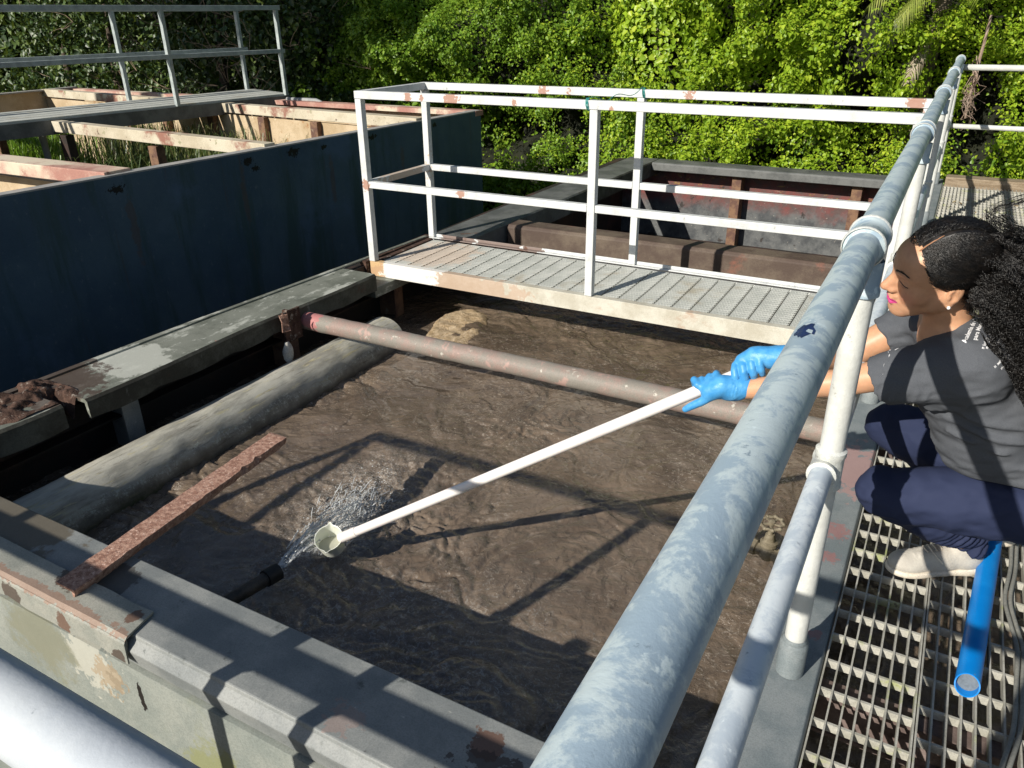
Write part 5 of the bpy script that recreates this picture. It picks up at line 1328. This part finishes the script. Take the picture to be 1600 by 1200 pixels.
turns = (L[:, 0]/(.0115+.010*r3.random(NC)))[:, None, None]; R2 = (.0024+.0040*r3.random(NC))[:, None, None]
ph = (r3.random(150)[cl_c]*6.28+r3.normal(0, .5, NC))[:, None, None]
g = turns*2*pi*tt+ph
Pc = root[:, None]+drift[:, None]*tt+lock_b[cl_c][:, None]*np.sin(pi*tt)+np.array((.03, 0, .02))*np.sin(pi*tt)+(u_[:, None]*np.cos(g)+v_[:, None]*np.sin(g))*R2*(.35+.65*np.minimum(1, tt*3))
Pc += .004*np.stack([fbm(Pc[..., 0]*60, Pc[..., 1]*60, Pc[..., 2]*60+k*9, 2) for k in range(3)], -1)
lim = .142+np.clip(.85-Pc[..., 2], -.02, 9)*.72+.010*fbm(Pc[..., 1]*25, Pc[..., 2]*25, 1., 2)
Pc[..., 0] += np.where(Pc[..., 2] < .865, np.clip(lim-Pc[..., 0], 0, 9)*.92, 0)
strand_mesh('curls', Pc, .00062, hairm.m, hair)
hc2 = SDF((.03, 1.86, .55), (.38, 2.20, 1.06), .006)
hc2.chain([anchor+(.02, 0, 0), anchor+(.085, 0, -.09), anchor+(.145, .0, -.20), anchor+(.18, 0, -.28)], [.060, .060, .050, .03], k=.02)
hc2.D = (hc2.D+.016*fbm(hc2.X*38, hc2.Y*38, hc2.Z*38, 3)).astype(np.float32)
hc2.build('curl_mass', hairm.m, hair)

# ---- T-shirt
t = SDF((-.12, 1.80, .26), (.56, 2.44, .90), .0048)
t.ell(CH+(.0, 0, .02), (.105, .150, .125), k=0).chain([CH, BE-(.015, 0, .0), PE+(-.0, 0, .06)], [.125, .130, .135], k=.06)
t.ell(np.array((.235, 2.10, .60)), (.10, .135, .14), k=.06)       # rounded upper back
t.chain([NB+(.025, -.01, -.022), Sn+(.015, .0, -.005)], [.062, .064], k=.05).chain([NB+(.02, 0, -.030), Sf], [.062, .060], k=.05)
cuN = Sn+(En-Sn)*.74; cuF = Sf+(Ef-Sf)*.46
t.chain([Sn+(.02, .02, -.03), (Sn+cuN)/2+(0, 0, -.016), cuN+(0, 0, -.008)], [.086, .074, .062], k=.045)
t.chain([Sf+(.01, -.01, -.02), (Sf+cuF)/2, cuF], [.066, .060, .057], k=.04)
# open cuffs, neck and hem by cutting
def plane_cut(S, p, nrm, k=.003, reg=None):
    nrm = np.array(nrm, float); nrm /= np.linalg.norm(nrm)
    d_ = (S.X-p[0])*nrm[0]+(S.Y-p[1])*nrm[1]+(S.Z-p[2])*nrm[2]
    if reg is not None: d_ = np.where(reg, d_, -1)
    S.D = np.maximum(S.D, d_).astype(np.float32)
aN = (En-Sn)/np.linalg.norm(En-Sn); aF = (Ef-Sf)/np.linalg.norm(Ef-Sf)
dN = (t.X-Sn[0])*aN[0]+(t.Y-Sn[1])*aN[1]+(t.Z-Sn[2])*aN[2]
plane_cut(t, cuN+(.012, 0, 0), aN+np.array((0, 0, -.18)), reg=(t.Z > .50) & (t.X < .04) & (t.Y < 2.06))
plane_cut(t, cuF, aF, reg=(t.Y > 2.09) & (t.X < .0) & (t.Z > .55))
t.cone(cuN+(.035, 0, 0), cuN+aN*.12, .050, .056, k=.004, op='s') if False else None
# folds
fold = lambda P, a=.006, w=.010: t.ridge(P, a, w)
for i in range(9):      # creases fanning over the flank towards the back
    z0_ = .655-.040*i
    fold([(.10+.012*i, 1.965+.004*i, z0_-.01), (.20, 1.945, z0_-.040+.003*i), (.30, 1.965, z0_-.045), (.42, 2.0, z0_-.015+.01*i)], .0105, .0100)
    fold([(.12+.012*i, 1.96, z0_-.028), (.22, 1.945, z0_-.058), (.34, 1.97, z0_-.055)], -.0080, .009)
for i in range(5):      # pulls from the armpit
    fold([(.055, 1.95, .675-.006*i), (.12, 1.93, .64-.035*i), (.20, 1.94, .60-.05*i)], .0070, .009)
for i in range(6):      # fine rings on the sleeve
    x_ = .06-.022*i; fold([(x_, 1.885, .69), (x_-.012, 1.895, .62), (x_-.016, 1.94, .58)], .0048, .007)
fold([(.06, 2.0, .845), (.10, 1.93, .83), (.16, 1.90, .77)], .004, .009)
t.D = (t.D+.0190*(np.abs(fbm(t.X*8+t.Z*5, t.Y*6, t.Z*19-t.X*6, 3))-.12)).astype(np.float32)
plane_cut(t, (.30, 2.03, .435), (.10, .0, -1), reg=None)
shirt = t.build('t_shirt', shirt_m.m, person)
MB().tube([NB+np.array((.052*cos(a), .056*sin(a), .012+.010*cos(a)-.006)) for a in np.linspace(0, 2*pi, 25)], .0065, 8, cap=False).build('neckband', shirt_m.m, shirt, smooth=True)

# ---- trousers
q = SDF((-.12, 1.86, .03), (.56, 2.56, .54), .0048)
q.chain([PE+(.06, 0, .02), PE+(.03, 0, -.01)], [.120, .115], k=.03)
for hp_, kn, an, sgn in ((HN, KN, AN, 1), (HFa, KF, AF, 0)):
    md = (hp_+kn)/2
    q.chain([hp_+(.02, 0, 0), md+(0, 0, -.006), kn+(.035, 0, -.008), kn], [.104, .090, .076, .066], k=.035)
    cf = kn*.55+an*.45+np.array((.035, .0, -.012))
    q.chain([kn+(.004, 0, -.010), cf, an+(.0, 0, .035), an+(.004, .0, -.008)], [.060, .062, .052, .047], k=.022)
    ax_ = an-kn; ax_ = ax_/np.linalg.norm(ax_)
    s_ = (q.X-kn[0])*ax_[0]+(q.Y-kn[1])*ax_[1]+(q.Z-kn[2])*ax_[2]; Ls = np.linalg.norm(an-kn)
    near = ((q.Z < .24+.0*q.X) & (abs(q.Y-(kn[1]+(an[1]-kn[1])*np.clip(s_/Ls, 0, 1))) < .10))
    rings = np.sin((s_+.10*(q.X-.15)+.012*fbm(q.X*14, q.Y*14, q.Z*14, 2))*2*pi/.026)*np.clip((s_/Ls-.42)*3.2, 0, 1)
    q.D = (q.D-np.where(near, .0052*rings, 0)).astype(np.float32)
for i in range(7):      # pulls on the thigh
    x_ = .10+.035*i; q.ridge([(x_, 1.955, .385-.006*i), (x_+.022, 1.950, .30), (x_+.05, 1.975, .235)], .0045, .0060)
q.ridge([(.05, 1.98, .265), (.12, 1.965, .250), (.19, 1.98, .235)], -.006, .008)
plane_cut(q, AN+(.0, 0, -.030), (-.30, -.1, -1), reg=(q.Z < .16))
q.D = (q.D+.0160*(np.abs(fbm(q.X*9+q.Z*7, q.Y*5, q.Z*17-q.X*9, 3))-.12)).astype(np.float32)
trousers = q.build('trousers', pants_m.m, person)

# ---- shoes
def shoe(heel, toe, name):
    heel = np.array(heel, float); toe = np.array(toe, float); d_ = toe-heel; L = np.linalg.norm(d_); d_ /= L; s_ = np.array((-d_[1], d_[0], 0)); up_ = np.array((0, 0, 1.))
    R = np.stack([d_, s_, up_])
    lo = np.minimum(heel, toe)-.07; hi = np.maximum(heel, toe)+.07; lo[2] = -.01; hi[2] = .15
    P = lambda a, b_, c_: heel+d_*a*L+s_*b_+up_*c_
    S = SDF(lo, hi, .0032)
    S.ell(P(.80, 0, .030), (.060, .043, .034), R, k=0).ell(P(.48, 0, .040), (.085, .038, .045), R, k=.02).ell(P(.14, 0, .040), (.042, .033, .042), R, k=.02)
    S.cone(P(.18, 0, .05), P(.22, 0, .085), .036, .038, k=.02)
    for i in range(5): S.ridge([P(.50-.05*i+.28, -.022, .066-.0*i), P(.50-.05*i+.28, .022, .066)], .0022, .003)
    plane_cut(S, (0, 0, .014), (0, 0, -1))
    plane_cut(S, P(.2, 0, .098), (.2*d_[0], .2*d_[1], 1))
    o_ = S.build('shoe', shoe_m, person)
    T_ = SDF(lo, hi, .0032); P = lambda a, b_, c_: heel+d_*a*L+s_*b_+up_*c_
    T_.ell(P(.79, 0, .012), (.066, .048, .030), R, k=0).ell(P(.48, 0, .012), (.085, .038, .030), R, k=.03).ell(P(.14, 0, .014), (.047, .038, .030), R, k=.03)
    T_.D = np.maximum(T_.D, T_.Z-(.020+.010*np.clip((.35-((T_.X-heel[0])*d_[0]+(T_.Y-heel[1])*d_[1])/L)*3, 0, 1))).astype(np.float32); plane_cut(T_, (0, 0, .0005), (0, 0, -1))
    T_.build('sole', sole_m, o_)
    sbv = BVHTree.FromPolygons([Vector(np.array(v.co)+np.array(worldloc(person))) for v in o_.data.vertices], [tuple(p.vertices) for p in o_.data.polygons])
    def P(a, b_, c_):
        q_ = heel+d_*a*L+s_*b_+up_*c_; ht = sbv.find_nearest(Vector(q_)); return np.array(ht[0]+ht[1]*.0015)
    la = MB()
    la.tube([P(.60, -.012, .072), P(.57, -.030, .066), P(.50, -.042, .052), P(.46, -.040, .044), P(.50, -.034, .050), P(.55, -.026, .062), P(.60, -.010, .073)], .0022, 6, cap=False)
    la.tube([P(.60, .012, .072), P(.56, .030, .066), P(.50, .040, .05), P(.55, .026, .062), P(.60, .010, .073)], .0022, 6, cap=False)
    for i in range(4): la.tube([P(.52+.055*i, f*.026, .12) for f in (-1, -.6, -.2, .2, .6, 1)], .0024, 6, cap=False)
    la.build('laces', sole_m, o_)
shoe((.306, 2.266, 0), (.078, 2.140, 0), 'near')
shoe((.400, 2.455, 0), (.130, 2.440, 0), 'far')

# ---------------------------------------------------------------- dipper
PA = np.array((-1.690, 1.738, -.233)); PB = np.array((-.322, 1.992, .653)); PD = (PB-PA)/np.linalg.norm(PB-PA)
dip = empty('sampling_dipper', tuple(PA), 'white long-handled dipper with a round pouring cup, held out over the sludge', 'dipper')
pv = NT('white_pvc'); pv.b.inputs['Subsurface Weight'].default_value = .05; pv.fin(pv.mix(pv.ramp(pv.noise(9, 4), .4, .7), (.80, .76, .73), (.74, .69, .66)), .35)
MB().tube([PA, (PA+PB)/2, PB], .0172, 28).build('handle', pv.m, dip, smooth=True, sharp=50)
MB().tube([PA-PD*.02, PA+PD*.065], .0195, 24).build('handle_socket', pv.m, dip, smooth=True, sharp=50)
cupm = NT('milky_plastic'); cupm.b.inputs['Subsurface Weight'].default_value = .3; cupm.b.inputs['Subsurface Radius'].default_value = (.02, .02, .015); cupm.fin((.74, .76, .68), .3)
toc = np.array((0, 0, 1.5))-np.array((-1.745, 1.70, -.25)); toc /= np.linalg.norm(toc)
CA = toc*.80+np.array((-.28, .02, .42)); CA /= np.linalg.norm(CA)       # cup opens up and towards the camera
rc = .0500
cc = PA-PD*.020-CA*.0; e1 = PD-CA*(PD@CA); e1 /= np.linalg.norm(e1); e2 = np.cross(CA, e1)
cc = PA-PD*.010-e1*(rc+.004)
n = 72; V = []; F = []
prof = [(.0, -.078, 0), (.55, -.078, 0), (.86, -.070, 0), (.93, -.055, 0), (.97, -.02, 0), (1.0, 0, 1), (1.05, .001, 1.0), (1.05, -.003, 1.0), (.995, -.008, .8), (.985, -.02, 0), (.95, -.052, 0), (.88, -.075, 0), (.55, -.083, 0), (0, -.083, 0)]
for (r_, z_, sp_) in prof:
    for k in range(n):
        g = 2*pi*k/n
        s_ = sum(math.exp(-((((g-g0+pi) % (2*pi))-pi)/.13)**2) for g0 in (pi/2, 3*pi/2))
        rr = rc*r_*(1+.20*s_*sp_); zz = z_+.004*s_*sp_
        V.append(cc+(e1*cos(g)+e2*sin(g))*rr+CA*zz)
m = len(prof)
F = [(i*n+k, i*n+(k+1) % n, (i+1)*n+(k+1) % n, (i+1)*n+k) for i in range(m-1) for k in range(n)]
mesh_obj('cup', V, F, cupm.m, dip, smooth=True, sharp=40)
lq = NT('cloudy_sample'); lq.fin((.40, .40, .33), .06)
up_ = np.array((0, 0, 1.)); 
# level liquid surface inside the cup, an ellipse cut by the tilted wall
V = []
ct = cc-CA*.050
for k in range(48):
    g = 2*pi*k/48; d_ = (e1*cos(g)+e2*sin(g))*rc*.955
    p = ct+d_; s_ = -(d_@up_)/(CA@up_); s_ = max(min(s_, .046), -.024); V.append(p+CA*s_)
mesh_obj('sample_liquid', V, [tuple(range(48))], lq.m, dip)

# ---------------------------------------------------------------- gloved hands round the handle
cm = np.array((0, 0, 1.5))-(PA*.05+PB*.95); cm /= np.linalg.norm(cm)
HUx = np.cross(cm, PD); HUx /= np.linalg.norm(HUx)
if HUx[2] < 0: HUx = -HUx
HCx = np.cross(PD, HUx); 
if HCx@cm < 0: HCx = -HCx
def G(s_, u, c): return PB-PD*s_+HUx*u+HCx*c      # s: metres down the handle from its end, u up on screen, c towards camera
def glove(lo_s, hi_s, build, wrist, nm):
    ce = G((lo_s+hi_s)/2, 0, 0); S = SDF(ce-.13, ce+.13, .0024); build(S); return S.build('glove', glove_m.m, person)
R_ = .0175
def ring(s0, s1, a0, a1, r, n_=5, lift=.0):    # finger wrapped round the handle from angle a0 to a1 (deg; 0 = up, 90 = towards camera)
    out = []
    for i in range(n_):
        f = i/(n_-1); a = radians(a0+(a1-a0)*f); rr = R_+r*.85+lift
        out.append(G(s0+(s1-s0)*f, cos(a)*rr, sin(a)*rr))
    return out
print('hands', Wn, G(.16, 0, 0), Wf, G(.03, 0, 0))
def near_hand(S):
    w = Wn
    # palm lies on the camera side of the handle, below it
    S.chain([w+(.024, 0, .008), w+(.0, 0, .0)], [.0295, .030], k=.01)          # cuff
    S.ell((w*.45+G(.150, -.012, .030)*.55), (.050, .024, .034), k=.02)
    S.chain([w, G(.135, -.012, .030), G(.175, -.012, .030)], [.027, .026, .022], k=.015)
    # fingers go over the top of the handle and away, tips reappear behind
    S.chain([G(.135, .000, .030)]+ring(.140, .148, 55, -70, .0095), [.0105, .0105, .0105, .0100, .0095, .0085], k=.006)
    S.chain([G(.155, .000, .030)]+ring(.160, .170, 55, -80, .0098), [.0115, .0110, .0105, .0100, .0095, .0085], k=.006)
    S.chain([G(.175, -.003, .030)]+ring(.182, .194, 55, -85, .0095), [.0115, .0110, .0105, .0100, .0090, .0082], k=.006)
    # index reaches up and over with a raised knuckle
    S.chain([G(.180, -.006, .028), G(.196, .016, .030), G(.204, .032, .014), G(.214, .026, -.012), G(.222, .004, -.024)], [.0115, .0110, .0108, .0095, .0085], k=.006)
    # thumb stretched down along the handle
    S.chain([G(.150, -.020, .032), G(.196, -.030, .030), G(.232, -.032, .026), G(.258, -.034, .022)], [.0170, .0125, .0112, .0098], k=.010)
    for i in range(4): S.ridge([w+(.020-.008*i, -.034, .026), w+(.016-.008*i, -.040, -.004), w+(.022-.008*i, -.028, -.030)], .0018, .0022)
    S.D = (S.D+.0010*fbm(S.X*70, S.Y*70, S.Z*70, 2)).astype(np.float32)
glove(.12, .22, near_hand, Wn, 'near')
def far_hand(S):
    w = Wf
    S.chain([w+(.008, .002, .003), w+(-.012, .002, -.004)], [.0305, .030], k=.01)
    S.ell((w*.45+G(.050, .030, .004)*.55), (.042, .028, .026), k=.02)
    S.chain([w, G(.030, .030, .004), G(.062, .030, .004)], [.028, .025, .020], k=.015)
    # four fingers curl over the top and down the camera side
    for s0, s1, a1, r in ((.084, .106, 195, .0108), (.060, .080, 190, .0112), (.036, .054, 188, .0108), (.014, .030, 180, .0098)):
        S.chain([G(s0-.012, .030, .002)]+ring(s0, s1, 25, a1, r, 6), [.0125, r*1.08, r*1.05, r, r*.97, r*.9, r*.82], k=.004)
    # thumb under and along the far side
    S.chain([G(.045, .020, -.018), G(.080, -.004, -.030), G(.108, -.014, -.024), G(.128, -.014, -.016)], [.0160, .0125, .0110, .0095], k=.008)
    for i in range(4): S.ridge([w+(.026-.009*i, -.030, .028), w+(.020-.009*i, -.040, .0), w+(.026-.009*i, -.028, -.030)], .0018, .0022)
    S.D = (S.D+.0010*fbm(S.X*70, S.Y*70, S.Z*70, 2)).astype(np.float32)
glove(.0, .09, far_hand, Wf, 'far')

# ---------------------------------------------------------------- printing on the shirt
pm2 = NT('white_shirt_print'); pm2.fin((.80, .80, .82), .7)
bpy.context.view_layer.update()
sh_me = shirt.data; off = np.array(worldloc(person))
bv = BVHTree.FromPolygons([Vector(np.array(v.co)+off) for v in sh_me.vertices], [tuple(p.vertices) for p in sh_me.polygons])
def lay(points, faces, a_, ex, ey, nn, sc, size, nm):
    out = []
    for p in points:
        c_ = a_+ex*(p[0]*sc)+ey*(p[1]*size)
        h_ = bv.ray_cast(c_+nn*.05, -nn, .12)
        if h_[0] is None: h_ = bv.find_nearest(c_)
        out.append(np.array(h_[0]+h_[1]*.0010))
    mesh_obj(nm, out, faces, pm2.m, shirt)
def print_line(text, p0, p1, size, nm='printed_text'):
    """a line of lettering laid on the cloth from point p0 to p1; without text, rows of tiny unreadable strokes"""
    a_, na = bv.find_nearest(Vector(p0))[:2]; b_, nb = bv.find_nearest(Vector(p1))[:2]
    ex = (b_-a_); L_ = ex.length; ex.normalize(); nn = (na+nb).normalized(); ey = nn.cross(ex).normalized()
    if text:
        cv = bpy.data.curves.new(nm, 'FONT'); cv.body = text; cv.size = 1.0; cv.resolution_u = 2; cv.offset = .022
        o_ = bpy.data.objects.new(nm, cv); COL.objects.link(o_); bpy.context.view_layer.update()
        me = bpy.data.meshes.new_from_object(o_.evaluated_get(bpy.context.evaluated_depsgraph_get())); bpy.data.objects.remove(o_)
        P = np.array([v.co for v in me.vertices]); lay(P, [tuple(p.vertices) for p in me.polygons], a_, ex, ey, nn, L_/P[:, 0].max(), size, nm)
    else:
        V = []; F = []; x = 0
        while x < L_:
            w_ = .0011; h_ = .72 if r3.random() < .75 else 1.0
            if r3.random() < .86:
                b_ = len(V); V += [(x, 0), (x+w_, 0), (x+w_, h_), (x, h_)]; F.append((b_, b_+1, b_+2, b_+3))
                if r3.random() < .6: y_ = .3*r3.random()+.2; b_ = len(V); V += [(x, y_), (x+.0026, y_), (x+.0026, y_+.2), (x, y_+.2)]; F.append((b_, b_+1, b_+2, b_+3))
            else: x += .0016
            x += .0024
        lay(V, F, a_, ex, ey, nn, 1.0, size, nm)
print_line('Academia de Cien', ((0.1094, 1.9175, 0.8176)), ((0.1341, 2.0588, 0.8415)), .0135)
print_line('para Maestr', ((0.1291, 1.9294, 0.8264)), ((0.1429, 2.041, 0.8376)), .0125)
print_line('', ((0.1474, 1.9087, 0.8125)), ((0.1586, 1.984, 0.8312)), .0070, 'small_print')
print_line('', ((0.1548, 1.9114, 0.813)), ((0.1642, 1.9796, 0.8291)), .0070, 'small_print')
print_line('', ((0.1695, 1.9226, 0.8147)), ((0.1819, 2.0529, 0.8112)), .0070, 'small_print')
print_line('', ((0.1754, 1.8958, 0.7763)), ((0.194, 1.9321, 0.8003)), .0070, 'small_print')
print_line('', ((0.1871, 1.9009, 0.7688)), ((0.2033, 1.9396, 0.793)), .0070, 'small_print')
print_line('', ((0.1921, 1.9106, 0.7801)), ((0.2056, 1.9372, 0.7881)), .0070, 'small_print')
V = []; a_ = np.array((-.046, 1.93, .693)); b_ = np.array((-.016, 1.975, .735))
for i in range(16):
    f = i/15; c_ = a_+(b_-a_)*f
    for sg in (0, 1):
        h_ = bv.find_nearest(Vector(c_+np.array((0, -.02, -.001-.010*sg*(.35+.65*r3.random()))))); V.append(np.array(h_[0]+h_[1]*.0011))
mesh_obj('front_print', V, [(2*i, 2*i+1, 2*i+3, 2*i+2) for i in range(15) if i not in (8, 9, 12)], pm2.m, shirt)
